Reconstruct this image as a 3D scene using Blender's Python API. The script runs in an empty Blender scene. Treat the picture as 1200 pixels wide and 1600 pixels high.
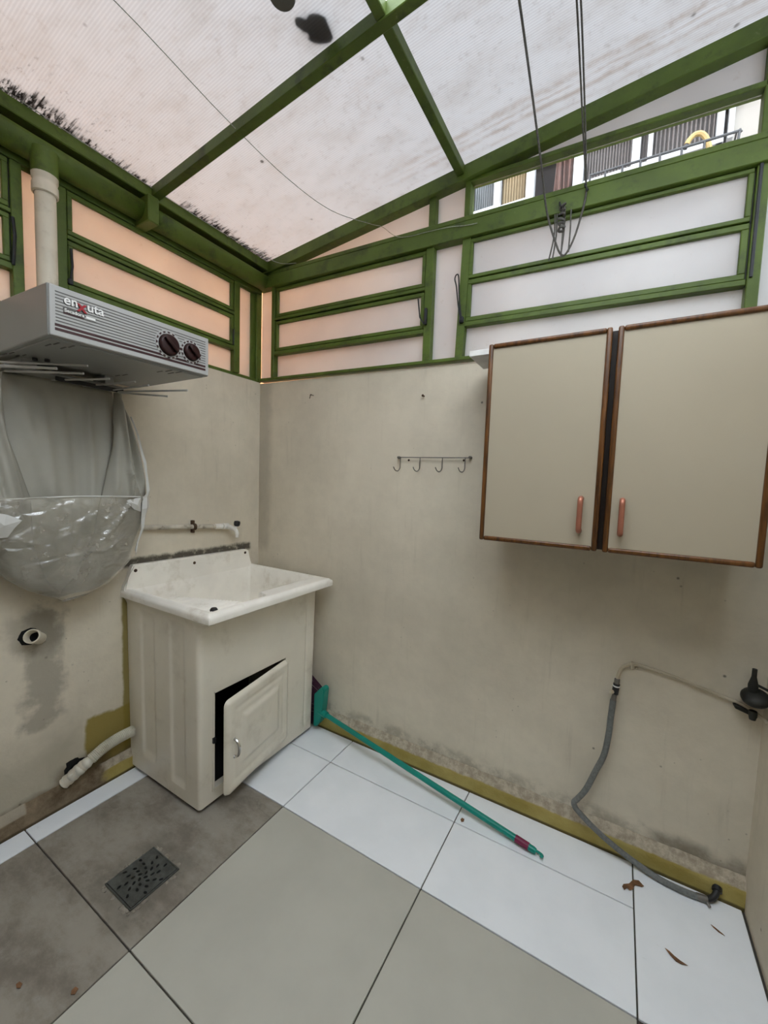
import bpy, bmesh, math, random
from mathutils import Vector, Matrix, noise as mnoise

random.seed(7)
SC = bpy.context.scene
COL = SC.collection
PI = math.pi

# ------------------------------------------------------------------ camera
cam_d = bpy.data.cameras.new('camera')
cam = bpy.data.objects.new('camera', cam_d)
COL.objects.link(cam)
SC.camera = cam
cam_d.sensor_fit = 'AUTO'
cam_d.sensor_width = 36.0
cam_d.lens = 624.344 * 36.0 / 1600.0
cam_d.clip_start = 0.02
YAW, PITCH, ROLL = 0.53064634, 0.07479609, 0.03475102
fw = Vector((-math.sin(YAW) * math.cos(PITCH), math.cos(YAW) * math.cos(PITCH), -math.sin(PITCH)))
r0 = Vector((math.cos(YAW), math.sin(YAW), 0))
u0 = r0.cross(fw)
rr = math.cos(ROLL) * r0 + math.sin(ROLL) * u0
uu = -math.sin(ROLL) * r0 + math.cos(ROLL) * u0
M = Matrix((rr, uu, -fw)).transposed().to_4x4()
M.translation = Vector((1.785, -1.615, 1.30))
cam.matrix_world = M

# ------------------------------------------------------------------ sky, exposure
SC.view_settings.view_transform = 'Standard'
SC.view_settings.look = 'None'
SC.view_settings.gamma = 1.0
SC.view_settings.use_curve_mapping = False
SC.view_settings.exposure = 0.0
SKY = 7.4
world = bpy.data.worlds.new('overcast_sky')
SC.world = world
world.use_nodes = True
wn = world.node_tree.nodes
wn['Background'].inputs[0].default_value = (0.88, 0.945, 1.0, 1)
wn['Background'].inputs[1].default_value = SKY
SC.cycles.max_bounces = 16
SC.cycles.diffuse_bounces = 10
SC.cycles.transmission_bounces = 10
SC.cycles.transparent_max_bounces = 12


# ------------------------------------------------------------------ materials
def srgb(r, g, b):
    f = lambda c: (c / 255) / 12.92 if c / 255 <= 0.04045 else ((c / 255 + 0.055) / 1.055) ** 2.4
    return (f(r), f(g), f(b))


class NT:
    """small helper round a material node tree"""
    def __init__(self, name):
        self.m = bpy.data.materials.new(name)
        self.m.use_nodes = True
        self.t = self.m.node_tree
        self.t.nodes.clear()
        self.out = self.n('ShaderNodeOutputMaterial')
        self._pos = None

    def n(self, typ, **kw):
        x = self.t.nodes.new(typ)
        for k, v in kw.items():
            setattr(x, k, v)
        return x

    def l(self, a, b):
        self.t.links.new(a, b)

    def pos(self):
        if self._pos is None:
            self._pos = self.n('ShaderNodeNewGeometry').outputs['Position']
        return self._pos

    def sep(self):
        s = self.n('ShaderNodeSeparateXYZ')
        self.l(self.pos(), s.inputs[0])
        return s.outputs

    def math(self, op, a, b=None, clamp=False):
        x = self.n('ShaderNodeMath', operation=op)
        x.use_clamp = clamp
        for i, v in enumerate((a, b)):
            if v is None:
                continue
            if isinstance(v, (int, float)):
                x.inputs[i].default_value = v
            else:
                self.l(v, x.inputs[i])
        return x.outputs[0]

    def noise(self, scale=5, detail=4, rough=.55, vec=None, stretch=None, off=(0, 0, 0)):
        v = vec or self.pos()
        if stretch or any(off):
            mp = self.n('ShaderNodeMapping')
            mp.inputs['Scale'].default_value = stretch or (1, 1, 1)
            mp.inputs['Location'].default_value = off
            self.l(v, mp.inputs[0])
            v = mp.outputs[0]
        x = self.n('ShaderNodeTexNoise')
        x.inputs['Scale'].default_value = scale
        x.inputs['Detail'].default_value = detail
        x.inputs['Roughness'].default_value = rough
        self.l(v, x.inputs['Vector'])
        return x.outputs[0]

    def ramp(self, v, lo, hi, a=0.0, b=1.0):
        x = self.n('ShaderNodeMapRange')
        x.clamp = True
        x.interpolation_type = 'SMOOTHSTEP'
        self.l(v, x.inputs[0])
        for i, q in zip((1, 2, 3, 4), (lo, hi, a, b)):
            x.inputs[i].default_value = q
        return x.outputs[0]

    def mix(self, f, a, b, mode='MIX'):
        x = self.n('ShaderNodeMix', data_type='RGBA', blend_type=mode)
        for s, v in ((0, f), (6, a), (7, b)):
            if isinstance(v, (int, float)):
                x.inputs[s].default_value = v
            elif isinstance(v, tuple):
                x.inputs[s].default_value = (*v[:3], 1)
            else:
                self.l(v, x.inputs[s])
        return x.outputs[2]

    def box(self, rng, soft=.03, wob=.05, wscale=9):
        """mask that is 1 inside the axis ranges {0:(a,b),..}, edges broken up by noise"""
        s = self.sep()
        w = self.math('MULTIPLY', self.math('SUBTRACT', self.noise(wscale, 4, .6), .5), wob * 2)
        res = None
        for ax, (a, b) in rng.items():
            v = self.math('ADD', s[ax], w)
            if a is not None:
                m = self.ramp(v, a - soft, a + soft)
                res = m if res is None else self.math('MULTIPLY', res, m)
            if b is not None:
                m = self.ramp(v, b - soft, b + soft, 1, 0)
                res = m if res is None else self.math('MULTIPLY', res, m)
        return res

    def bump(self, h, strength=.2, dist=.01):
        x = self.n('ShaderNodeBump')
        x.inputs['Strength'].default_value = strength
        x.inputs['Distance'].default_value = dist
        self.l(h, x.inputs['Height'])
        return x.outputs[0]

    def pbsdf(self, col, rough=.6, metal=0, spec=.4, normal=None):
        x = self.n('ShaderNodeBsdfPrincipled')
        for key, v in (('Base Color', col), ('Roughness', rough), ('Metallic', metal), ('Specular IOR Level', spec)):
            if isinstance(v, tuple):
                x.inputs[key].default_value = (*v[:3], 1)
            elif isinstance(v, (int, float)):
                x.inputs[key].default_value = v
            else:
                self.l(v, x.inputs[key])
        if normal is not None:
            self.l(normal, x.inputs['Normal'])
        return x.outputs[0]

    def done(self, sh):
        self.l(sh, self.out.inputs[0])
        return self.m


def pm(name, col, rough=.55, metal=0, spec=.4, var=.15, scale=12, dirt=None, dirt_amt=0, dscale=20, bump=0, bscale=60):
    """plain procedural: base colour with soft mottling, optional grime and fine relief"""
    t = NT(name)
    lo = tuple(c * (1 - var) for c in col)
    hi = tuple(min(1, c * (1 + var * .6)) for c in col)
    c = t.mix(t.ramp(t.noise(scale, 4), .3, .7), lo, hi)
    if dirt:
        c = t.mix(t.math('MULTIPLY', t.ramp(t.noise(dscale, 6, .65, off=(3, 1, 2)), .52, .72), dirt_amt), c, dirt)
    nrm = t.bump(t.noise(bscale, 4), bump, .004) if bump else None
    return t.done(t.pbsdf(c, rough, metal, spec, nrm))


def plaster(name, base, left=False, back=False):
    t = NT(name)
    n1 = t.ramp(t.noise(2.2, 5, .6), .3, .7)
    c = t.mix(n1, tuple(x * .90 for x in base), tuple(x * 1.06 for x in base))
    n2 = t.ramp(t.noise(14, 6, .7), .35, .75)
    c = t.mix(t.math('MULTIPLY', n2, .16), c, tuple(x * .62 for x in base))
    # vertical run marks
    n3 = t.ramp(t.noise(3, 5, .65, stretch=(9, 9, .8)), .55, .8)
    c = t.mix(t.math('MULTIPLY', n3, .22), c, (.25, .22, .17))
    # specks and old nail holes
    v = t.n('ShaderNodeTexVoronoi'); v.inputs['Scale'].default_value = 9
    t.l(t.pos(), v.inputs['Vector'])
    sp = t.math('MULTIPLY', t.ramp(v.outputs['Distance'], .02, .06, 1, 0), t.ramp(t.noise(1.7, 2), .5, .56))
    c = t.mix(t.math('MULTIPLY', sp, .75), c, (.06, .05, .04))
    v2 = t.n('ShaderNodeTexVoronoi'); v2.inputs['Scale'].default_value = 26
    t.l(t.pos(), v2.inputs['Vector'])
    sp2 = t.math('MULTIPLY', t.ramp(v2.outputs['Distance'], .03, .1, 1, 0), t.ramp(t.noise(2.3, 3, off=(5, 5, 5)), .54, .62))
    c = t.mix(t.math('MULTIPLY', sp2, .4), c, (.09, .075, .055))
    h = t.noise(45, 5, .6)
    if left:
        # bare cement repair, damp, old ochre paint by the wash tub
        m = t.box({1: (-1.06, -.955), 2: (.36, .80)}, .025, .10, 9)
        c = t.mix(t.math('MULTIPLY', m, .55), c, (.19, .175, .145))
        m = t.box({1: (-1.5, -.90), 2: (None, .30)}, .08, .10, 6)
        c = t.mix(t.math('MULTIPLY', m, .42), c, (.20, .185, .13))
        m = t.box({1: (-.885, .1), 2: (.05, .30)}, .008, .03, 8)
        c = t.mix(t.math('MULTIPLY', m, .95), c, (.27, .205, .045))
        m = t.box({1: (-.741, .1), 2: (.05, .80)}, .006, .010, 12)
        c = t.mix(t.math('MULTIPLY', m, .9), c, (.24, .185, .04))
        m = t.box({1: (-.98, -.80), 2: (.05, .15)}, .03, .04, 10)
        c = t.mix(t.math('MULTIPLY', m, .75), c, (.09, .065, .04))
        # mould line above the tub backsplash
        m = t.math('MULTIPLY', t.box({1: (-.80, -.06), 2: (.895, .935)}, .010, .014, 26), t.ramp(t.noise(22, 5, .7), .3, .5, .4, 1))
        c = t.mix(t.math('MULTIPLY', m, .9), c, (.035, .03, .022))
        # ring of damp round the pipe stub
        m = t.box({1: (-1.11, -.96), 2: (.64, .79)}, .03, .05, 12)
        c = t.mix(t.math('MULTIPLY', m, .4), c, (.10, .085, .06))
        # dirt along the foot
        m = t.box({2: (None, .095)}, .02, .03, 12)
        c = t.mix(t.math('MULTIPLY', m, .7), c, (.10, .075, .045))
    if back:
        m = t.box({0: (.60, .95), 2: (1.25, 1.62)}, .12, .16, 4)
        c = t.mix(t.math('MULTIPLY', m, .35), c, tuple(min(1, x * 1.22) for x in base))
        m = t.box({0: (-.1, .085), 2: (.9, 1.83)}, .03, .04, 14)
        c = t.mix(t.math('MULTIPLY', m, .30), c, (.10, .085, .06))
        m = t.box({0: (1.95, 2.3), 2: (None, .125)}, .03, .05, 12)
        c = t.mix(t.math('MULTIPLY', m, .55), c, (.10, .075, .05))
        m = t.math('MULTIPLY', t.box({2: (None, .135)}, .02, .04, 10), t.ramp(t.noise(9, 5, .7), .4, .6))
        c = t.mix(t.math('MULTIPLY', m, .4), c, (.13, .11, .07))
    nrm = t.bump(h, .22, .004)
    return t.done(t.pbsdf(c, .8, 0, .25, nrm))


WALLC = (.67, .61, .495)
m_wall_left = plaster('aged_cream_plaster_left', WALLC, left=True)
m_wall_back = plaster('aged_cream_plaster_back', WALLC, back=True)
m_wall = plaster('aged_cream_plaster', WALLC)
m_wall_house = plaster('brown_grey_render', (.30, .27, .23))


def white_tile(name, k=1.0):
    t = NT(name)
    c = t.mix(t.ramp(t.noise(6, 4), .3, .7), (.82 * k, .86 * k, .905 * k), (.87 * k, .905 * k, .95 * k))
    sc = t.ramp(t.noise(5, 6, .75, stretch=(1, 3, 1), off=(2, 7, 0)), .64, .74)
    c = t.mix(t.math('MULTIPLY', sc, .25), c, (.35, .32, .28))
    return t.done(t.pbsdf(c, .30, 0, .45))


def grey_tile(name, base, dirty=0.0):
    t = NT(name)
    c = t.mix(t.ramp(t.noise(5, 5, .6), .3, .7), tuple(x * .96 for x in base), tuple(x * 1.04 for x in base))
    if dirty:
        n = t.ramp(t.noise(4.2, 6, .72, stretch=(1, 1.6, 1)), .36, .68)
        c = t.mix(t.math('MULTIPLY', n, dirty), c, (.13, .108, .085))
        n = t.ramp(t.noise(17, 6, .75, off=(4, 2, 0)), .55, .72)
        c = t.mix(t.math('MULTIPLY', n, dirty * .5), c, (.36, .35, .32))
        # wear and damp round the floor grate
        m = t.box({0: (.42, .66), 1: (-1.08, -.83)}, .03, .05, 16)
        c = t.mix(t.math('MULTIPLY', m, .35), c, (.10, .09, .07))
    return t.done(t.pbsdf(c, .42, 0, .4))


m_white_tile = white_tile('white_floor_tile')
m_grey_tile = grey_tile('greige_floor_tile', (.47, .465, .41))
m_dirty_tile = grey_tile('stained_greige_floor_tile', (.31, .285, .245), .75)
m_grout = pm('dark_grout', (.06, .055, .045), .9)
m_dark_tile = pm('dark_brown_tile', (.06, .045, .04), .5)


def skirting_mat(name, left):
    t = NT(name)
    s = t.sep()
    och = t.mix(t.ramp(t.noise(7, 5), .3, .7), (.33, .26, .07), (.45, .37, .13))
    rough_c = t.mix(t.ramp(t.noise(40, 6, .7), .35, .65), (.34, .29, .22), (.52, .46, .36))
    w = t.math('ADD', s[2], t.math('MULTIPLY', t.math('SUBTRACT', t.noise(25, 4), .5), .012))
    c = t.mix(t.ramp(w, .056, .062), och, rough_c)
    if left:
        dirt = t.mix(t.ramp(t.noise(10, 6, .7), .3, .7), (.10, .07, .04), (.27, .21, .14))
        m = t.box({1: (None, -.83)}, .02, .05, 9)
        c = t.mix(m, c, dirt)
        lt = t.math('MULTIPLY', t.box({1: (None, -1.08), 2: (.055, None)}, .004, .004), .7)
        c = t.mix(lt, c, (.45, .41, .33))
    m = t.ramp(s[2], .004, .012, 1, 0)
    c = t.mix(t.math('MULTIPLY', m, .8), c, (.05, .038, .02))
    nrm = t.bump(t.noise(60, 5, .7), .5, .006)
    return t.done(t.pbsdf(c, .8, 0, .2, nrm))


m_skirt_back = skirting_mat('ochre_skirting', False)
m_skirt_left = skirting_mat('dirty_ochre_skirting', True)


def green_mat(name, base, grime=.6):
    t = NT(name)
    c = t.mix(t.ramp(t.noise(6, 5), .3, .7), tuple(x * .82 for x in base), tuple(x * 1.15 for x in base))
    g = t.ramp(t.noise(13, 6, .7, off=(1, 5, 3)), .5, .72)
    c = t.mix(t.math('MULTIPLY', g, grime), c, (.028, .035, .014))
    f = t.ramp(t.noise(70, 5, .7), .62, .72)
    c = t.mix(t.math('MULTIPLY', f, .22), c, (.24, .27, .14))
    nrm = t.bump(t.noise(55, 4), .25, .003)
    return t.done(t.pbsdf(c, .5, 0, .35, nrm))


GREEN = (.084, .130, .019)
m_green = green_mat('green_gloss_paint', GREEN)
m_green_dk = green_mat('green_gloss_paint_grimy', tuple(c * .8 for c in GREEN), .75)


def roof_mat():
    t = NT('ribbed_polycarbonate')
    s = t.sep()
    # fine flutes that run down the slope, every 7 mm
    rib = t.math('SINE', t.math('MULTIPLY', s[1], 2 * PI / .0075))
    ribm = t.ramp(rib, -.6, .9)
    base = t.mix(ribm, (.375, .371, .375), (.425, .421, .425))
    # film of dust: long, faint, along the flutes, plus blotches
    d1 = t.ramp(t.noise(6, 6, .7, stretch=(1, 2.2, 1)), .42, .74)
    c = t.mix(t.math('MULTIPLY', d1, .34), base, (.30, .275, .255))
    d2 = t.ramp(t.noise(38, 5, .7, stretch=(1, 1, 1)), .52, .75)
    c = t.mix(t.math('MULTIPLY', d2, .36), c, (.25, .23, .215))
    warm = t.ramp(s[0], .1, 1.3, 1, 0)
    c = t.mix(t.math('MULTIPLY', warm, .30), c, (.50, .42, .37))
    # brown water streaks near the back wall
    w = t.math('ADD', s[1], t.math('MULTIPLY', t.math('SUBTRACT', t.noise(8, 5, .7), .5), .03))
    for yc, wd, amt in ((-.105, .008, .40), (-.135, .004, .34), (-.165, .010, .40), (-.06, .005, .22)):
        b = t.math('MULTIPLY', t.ramp(w, yc - wd * 2, yc), t.ramp(w, yc, yc + wd * 2, 1, 0))
        b = t.math('MULTIPLY', t.math('MULTIPLY', b, t.ramp(t.noise(14, 6, .75, off=(8, 0, 0)), .35, .6)), t.ramp(s[0], .7, 1.25))
        c = t.mix(t.math('MULTIPLY', b, amt * .95), c, (.25, .20, .16))
    # black mould wicking up the flutes from the gutter side
    fl = t.noise(1.0, 2, .6, stretch=(7, 150, 1))
    big = t.noise(5.0, 4, .6, off=(2, 3, 1))
    edge = t.math('SUBTRACT', t.math('ADD', t.math('MULTIPLY', fl, .16), t.math('MULTIPLY', big, .30)), .165)
    mm = t.math('SUBTRACT', edge, t.math('SUBTRACT', s[0], .062))
    gap = t.ramp(t.noise(1.0, 3, .7, stretch=(28, 120, 1), off=(1, 9, 0)), .40, .52)
    c = t.mix(t.math('MULTIPLY', t.math('MULTIPLY', t.ramp(mm, .0, .05), gap), .95), c, (.022, .019, .016))
    # loose grey spotting farther up the slope
    spot = t.math('MULTIPLY', t.ramp(t.noise(1.0, 4, .7, stretch=(40, 110, 1), off=(5, 2, 0)), .60, .68), t.ramp(s[0], .06, .45, 1, 0))
    c = t.mix(t.math('MULTIPLY', spot, .5), c, (.12, .10, .09))
    # fly specks and seeds
    v = t.n('ShaderNodeTexVoronoi'); v.inputs['Scale'].default_value = 9
    t.l(t.pos(), v.inputs['Vector'])
    sp = t.math('MULTIPLY', t.ramp(v.outputs['Distance'], .03, .09, 1, 0), t.ramp(t.noise(2.1, 2, off=(0, 4, 0)), .47, .52))
    c = t.mix(t.math('MULTIPLY', sp, .75), c, (.10, .09, .08))
    tr = t.n('ShaderNodeBsdfTranslucent'); t.l(c, tr.inputs[0])
    df = t.n('ShaderNodeBsdfDiffuse'); t.l(c, df.inputs[0])
    mx = t.n('ShaderNodeMixShader'); mx.inputs[0].default_value = .16
    t.l(tr.outputs[0], mx.inputs[1]); t.l(df.outputs[0], mx.inputs[2])
    return t.done(mx.outputs[0])


m_roof = roof_mat()


def pane_mat():
    t = NT('frosted_pane')
    c = t.mix(t.ramp(t.noise(3, 3), .3, .7), (.66, .663, .68), (.725, .73, .745))
    d = t.ramp(t.noise(30, 6, .75, off=(3, 3, 0)), .60, .76)
    c = t.mix(t.math('MULTIPLY', d, .35), c, (.42, .36, .30))
    tr = t.n('ShaderNodeBsdfTranslucent'); t.l(c, tr.inputs[0])
    df = t.n('ShaderNodeBsdfDiffuse'); t.l(c, df.inputs[0])
    gl = t.n('ShaderNodeBsdfGlossy'); gl.inputs['Roughness'].default_value = .35
    mx = t.n('ShaderNodeMixShader'); mx.inputs[0].default_value = .22
    t.l(tr.outputs[0], mx.inputs[1]); t.l(df.outputs[0], mx.inputs[2])
    m2 = t.n('ShaderNodeMixShader'); m2.inputs[0].default_value = .03
    t.l(mx.outputs[0], m2.inputs[1]); t.l(gl.outputs[0], m2.inputs[2])
    return t.done(m2.outputs[0])


m_pane = pane_mat()


def clear_mat(name, tint=(1, 1, 1), gloss=.06, rough=.02, veil=0.0, veilcol=(.8, .8, .78), crease=0.0):
    t = NT(name)
    tp = t.n('ShaderNodeBsdfTransparent'); tp.inputs[0].default_value = (*tint, 1)
    gl = t.n('ShaderNodeBsdfGlossy'); gl.inputs['Roughness'].default_value = rough
    fr = t.n('ShaderNodeFresnel'); fr.inputs[0].default_value = 1.45
    f = t.math('ADD', t.math('MULTIPLY', fr.outputs[0], .8), gloss * .3, True)
    if crease:
        v = t.n('ShaderNodeTexVoronoi'); v.feature = 'DISTANCE_TO_EDGE'; v.inputs['Scale'].default_value = 11
        mp = t.n('ShaderNodeMapping'); mp.inputs['Scale'].default_value = (1, 1, 1.6); mp.inputs['Rotation'].default_value = (.5, 0, 0)
        t.l(t.pos(), mp.inputs[0]); t.l(mp.outputs[0], v.inputs['Vector'])
        h = t.math('ADD', t.math('MULTIPLY', t.ramp(v.outputs['Distance'], 0, .18), .6), t.noise(16, 4, .6, stretch=(1, .8, 2.5)))
        nb_ = t.bump(h, crease, .02)
        t.l(nb_, gl.inputs['Normal']); t.l(nb_, fr.inputs['Normal'])
    mx = t.n('ShaderNodeMixShader')
    t.l(f, mx.inputs[0]); t.l(tp.outputs[0], mx.inputs[1]); t.l(gl.outputs[0], mx.inputs[2])
    sh = mx.outputs[0]
    if veil:
        df = t.n('ShaderNodeBsdfDiffuse')
        df.inputs[0].default_value = (*veilcol, 1)
        m2 = t.n('ShaderNodeMixShader')
        t.l(t.ramp(t.noise(9, 5, .65), .3, .75, veil * .5, veil * 1.5), m2.inputs[0])
        t.l(sh, m2.inputs[1]); t.l(df.outputs[0], m2.inputs[2])
        sh = m2.outputs[0]
    return t.done(sh)


m_clear = clear_mat('clear_glass', gloss=.0)
m_plastic_film = clear_mat('clear_plastic_film', (.94, .94, .91), .5, .10, .26, (.70, .66, .58), .5)

m_vinyl = pm('grey_white_vinyl', (.36, .35, .30), .55, 0, .35, .08, 5, bump=.1, bscale=18)
m_vinyl_lt = pm('white_vinyl_edge', (.60, .60, .57), .45, 0, .4, .06, 5)
m_tub = pm('cream_fibreglass', (.76, .715, .61), .30, 0, .45, .05, 4, (.42, .36, .26), .28, 9)
m_tub_in = pm('cream_fibreglass_worn_lit', (.90, .87, .80), .32, 0, .4, .07, 6, (.45, .38, .27), .38, 8)  # worn tub top, paler than the body: overhead light put into its colour
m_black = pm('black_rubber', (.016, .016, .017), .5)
m_rust = pm('rusty_steel', (.085, .05, .03), .75, .3, .4, .4, 60)
m_chrome = pm('chrome', (.75, .75, .74), .18, 1.0)
m_dryer = pm('grey_enamel', (.25, .255, .245), .38, 0, .4, .04, 4)
m_dryer_front = pm('pale_grey_panel', (.42, .42, .41), .42, 0, .4, .04, 4)
m_groove = pm('dark_grey_groove', (.13, .125, .12), .7)
m_maroon = pm('maroon_print', (.045, .014, .014), .45)
m_maroon_knob = pm('maroon_plastic', (.028, .008, .007), .38, 0, .3)
m_logo_white = pm('white_lettering', (.82, .82, .80), .5, var=.03)
m_logo_red = pm('red_lettering', (.36, .012, .02), .5)
m_logo_black = pm('black_lettering', (.02, .015, .014), .5)
m_rod = pm('pale_grey_rod', (.50, .50, .48), .45, .2)
m_pvc = pm('old_cream_pvc', (.66, .61, .50), .5, 0, .4, .1, 9, (.30, .24, .16), .5, 14)
m_pvc_dirty = pm('paint_stained_pipe', (.52, .48, .40), .6, 0, .3, .2, 20, (.12, .09, .06), .7, 30)
m_white_pl = pm('white_plastic', (.80, .785, .73), .4)
m_corr = pm('white_corrugated_plastic', (.62, .60, .52), .5, 0, .4, .1, 10, (.3, .24, .15), .4)
m_cab = pm('cream_laminate', (.415, .365, .275), .42, 0, .35, .03, 3, (.40, .37, .30), .15, 5)


def wood_mat():
    t = NT('brown_varnished_wood')
    g = t.noise(9, 6, .65, stretch=(7, 7, .9))
    c = t.mix(t.ramp(g, .3, .7), (.045, .017, .004), (.16, .062, .013))
    return t.done(t.pbsdf(c, .35, 0, .45))


m_wood = wood_mat()
m_wood_dk = pm('dark_brown_carcass', (.014, .007, .004), .5)
m_copper = pm('copper_brown_metal', (.42, .165, .105), .35, .45, .5, .1, 30)
m_teal = pm('teal_plastic', (.0, .235, .185), .35, 0, .45, .06, 8)
m_plum = pm('magenta_grip', (.20, .016, .065), .45)
m_bristle = pm('plum_bristles', (.045, .01, .028), .8)
m_steel_hook = pm('dull_steel', (.20, .19, .175), .45, .7)
m_hose = pm('grey_braided_hose', (.17, .18, .175), .55, 0, .4, .2, 120, bump=.5, bscale=300)
m_gas = pm('tan_gas_pipe', (.50, .44, .33), .55)
m_reg = pm('dark_olive_metal', (.022, .022, .018), .55, .2)
m_grate = pm('dull_grey_grate', (.12, .128, .122), .5, .6, .4, .3, 40, (.06, .055, .045), .6, 50)
m_pit = pm('hole_shade_black', (.006, .006, .006), .9)  # black that paints the shade inside holes
m_cement = pm('rough_cement', (.26, .235, .195), .9, var=.3, scale=40, bump=.5)
m_leaf = pm('dry_brown_leaf', (.19, .095, .045), .8, var=.4, scale=50)
m_wet = pm('wet_leaf_litter', (.012, .010, .007), .8, var=.4, scale=40)
m_cap = pm('grey_rubber_cap', (.09, .09, .085), .6)
m_rope = pm('dark_grey_rope', (.10, .095, .085), .8, var=.3, scale=200)
m_twine = pm('grey_green_twine', (.34, .36, .31), .8, var=.25, scale=150)
m_board = pm('white_melamine', (.78, .78, .76), .45)
m_peach = pm('peach_render', (.88, .52, .28), .85, var=.06, scale=2)
m_facade = pm('pale_render', (.22, .205, .185), .85, var=.06, scale=3)
m_alu = pm('white_window_frame', (.30, .31, .32), .4, var=.03)
m_iron = pm('dark_iron', (.03, .032, .035), .5, .3)
m_blind = pm('grey_blind', (.15, .135, .13), .7, var=.12, scale=4)
m_blind_cream = pm('cream_blind', (.27, .21, .125), .7, var=.12, scale=4)
m_blind_blue = pm('bluegrey_blind', (.20, .215, .225), .7, var=.2, scale=3)
m_curtain = pm('dusty_pink_curtain', (.11, .062, .052), .9, var=.2, scale=15)
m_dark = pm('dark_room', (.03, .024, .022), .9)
m_yellow = pm('pale_yellow_plastic', (.27, .19, .06), .5)
m_sack = pm('blue_grey_plastic', (.10, .105, .13), .5, var=.3, scale=25)
m_conc = pm('grey_concrete', (.45, .44, .42), .9, var=.2, scale=3)


# ------------------------------------------------------------------ mesh helpers
class G:
    def __init__(self):
        self.b = bmesh.new()

    def box(self, x0, x1, y0, y1, z0, z1, bev=0.0, seg=1, f=None):
        b = self.b
        vs = [b.verts.new((x, y, z)) for x in (x0, x1) for y in (y0, y1) for z in (z0, z1)]
        fs = [b.faces.new([vs[i] for i in q]) for q in ((0, 1, 3, 2), (4, 6, 7, 5), (0, 4, 5, 1), (2, 3, 7, 6), (0, 2, 6, 4), (1, 5, 7, 3))]
        if bev:
            es = {e for q in fs for e in q.edges}
            r = bmesh.ops.bevel(b, geom=list(es), offset=bev, segments=seg, affect='EDGES', profile=.5)
            vs = list({v for q in r['faces'] for v in q.verts} | {v for v in vs if v.is_valid})
        if f:
            for v in vs:
                v.co = Vector(f(*v.co))
        return self

    def tube(self, pts, r, n=8, caps=True):
        b = self.b
        P = [Vector(p) for p in pts]
        rs = r if isinstance(r, (list, tuple)) else [r] * len(P)
        T = []
        for i in range(len(P)):
            a = P[max(0, i - 1)]; c = P[min(len(P) - 1, i + 1)]
            T.append((c - a).normalized())
        up = Vector((0, 0, 1)) if abs(T[0].z) < .9 else Vector((1, 0, 0))
        nrm = (up - T[0] * up.dot(T[0])).normalized()
        rings = []
        for i, p in enumerate(P):
            nrm = (nrm - T[i] * nrm.dot(T[i])).normalized()
            bi = T[i].cross(nrm)
            rings.append([b.verts.new(p + rs[i] * (math.cos(2 * PI * k / n) * nrm + math.sin(2 * PI * k / n) * bi)) for k in range(n)])
        for i in range(len(rings) - 1):
            for k in range(n):
                b.faces.new((rings[i][k], rings[i][(k + 1) % n], rings[i + 1][(k + 1) % n], rings[i + 1][k]))
        if caps:
            b.faces.new(rings[0][::-1]); b.faces.new(rings[-1])
        return self

    def lathe(self, prof, c, axis='z', n=24):
        """prof = [(radius, height)...]; ends close on themselves when radius is 0"""
        b = self.b
        A = {'x': (Vector((1, 0, 0)), Vector((0, 1, 0)), Vector((0, 0, 1))),
             'y': (Vector((0, 1, 0)), Vector((0, 0, 1)), Vector((1, 0, 0))),
             'z': (Vector((0, 0, 1)), Vector((1, 0, 0)), Vector((0, 1, 0)))}[axis] if isinstance(axis, str) else axis
        c = Vector(c)
        rings = []
        for r, h in prof:
            if r <= 1e-6:
                rings.append([b.verts.new(c + A[0] * h)])
            else:
                rings.append([b.verts.new(c + A[0] * h + r * (math.cos(2 * PI * k / n) * A[1] + math.sin(2 * PI * k / n) * A[2])) for k in range(n)])
        for p, q in zip(rings, rings[1:]):
            for k in range(n):
                k2 = (k + 1) % n
                if len(p) == 1 and len(q) == 1:
                    break
                if len(p) == 1:
                    b.faces.new((p[0], q[k], q[k2]))
                elif len(q) == 1:
                    b.faces.new((p[k], q[0], p[k2]))
                else:
                    b.faces.new((p[k], q[k], q[k2], p[k2]))
        return self

    def prism(self, poly, axis, a0, a1):
        """poly in the two other axes (order x,y,z without axis)"""
        b = self.b
        ix = [i for i in range(3) if i != axis]
        def mk(p, a):
            v = [0, 0, 0]; v[ix[0]], v[ix[1]] = p; v[axis] = a
            return b.verts.new(v)
        A = [mk(p, a0) for p in poly]; B = [mk(p, a1) for p in poly]
        n = len(poly)
        b.faces.new(A); b.faces.new(B[::-1])
        for i in range(n):
            b.faces.new((A[i], B[i], B[(i + 1) % n], A[(i + 1) % n]))
        return self

    def grid(self, nu, nv, f, skip=None):
        b = self.b
        V = [[b.verts.new(f(i / nu, j / nv)) for j in range(nv + 1)] for i in range(nu + 1)]
        for i in range(nu):
            for j in range(nv):
                if skip and skip(i, j):
                    continue
                b.faces.new((V[i][j], V[i + 1][j], V[i + 1][j + 1], V[i][j + 1]))
        return V


ORG = {}


def obj(name, g, mat, parent=None, smooth=False, kind=None, solid=0.0, angle=None):
    b = g.b if isinstance(g, G) else g
    bmesh.ops.recalc_face_normals(b, faces=b.faces)
    me = bpy.data.meshes.new(name)
    off = ORG.get(parent.name, Vector()) if parent else Vector()
    if off.length:
        bmesh.ops.translate(b, verts=b.verts, vec=-off)
    b.to_mesh(me); b.free()
    if smooth:
        me.polygons.foreach_set('use_smooth', [True] * len(me.polygons))
        me.set_sharp_from_angle(angle=math.radians(angle or 40))
    me.materials.append(mat)
    o = bpy.data.objects.new(name, me)
    COL.objects.link(o)
    if parent:
        o.parent = parent
        ORG[o.name] = off
    if solid:
        md = o.modifiers.new('thickness', 'SOLIDIFY'); md.thickness = solid; md.offset = 0
    if kind:
        o['kind'] = kind
    return o


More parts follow.
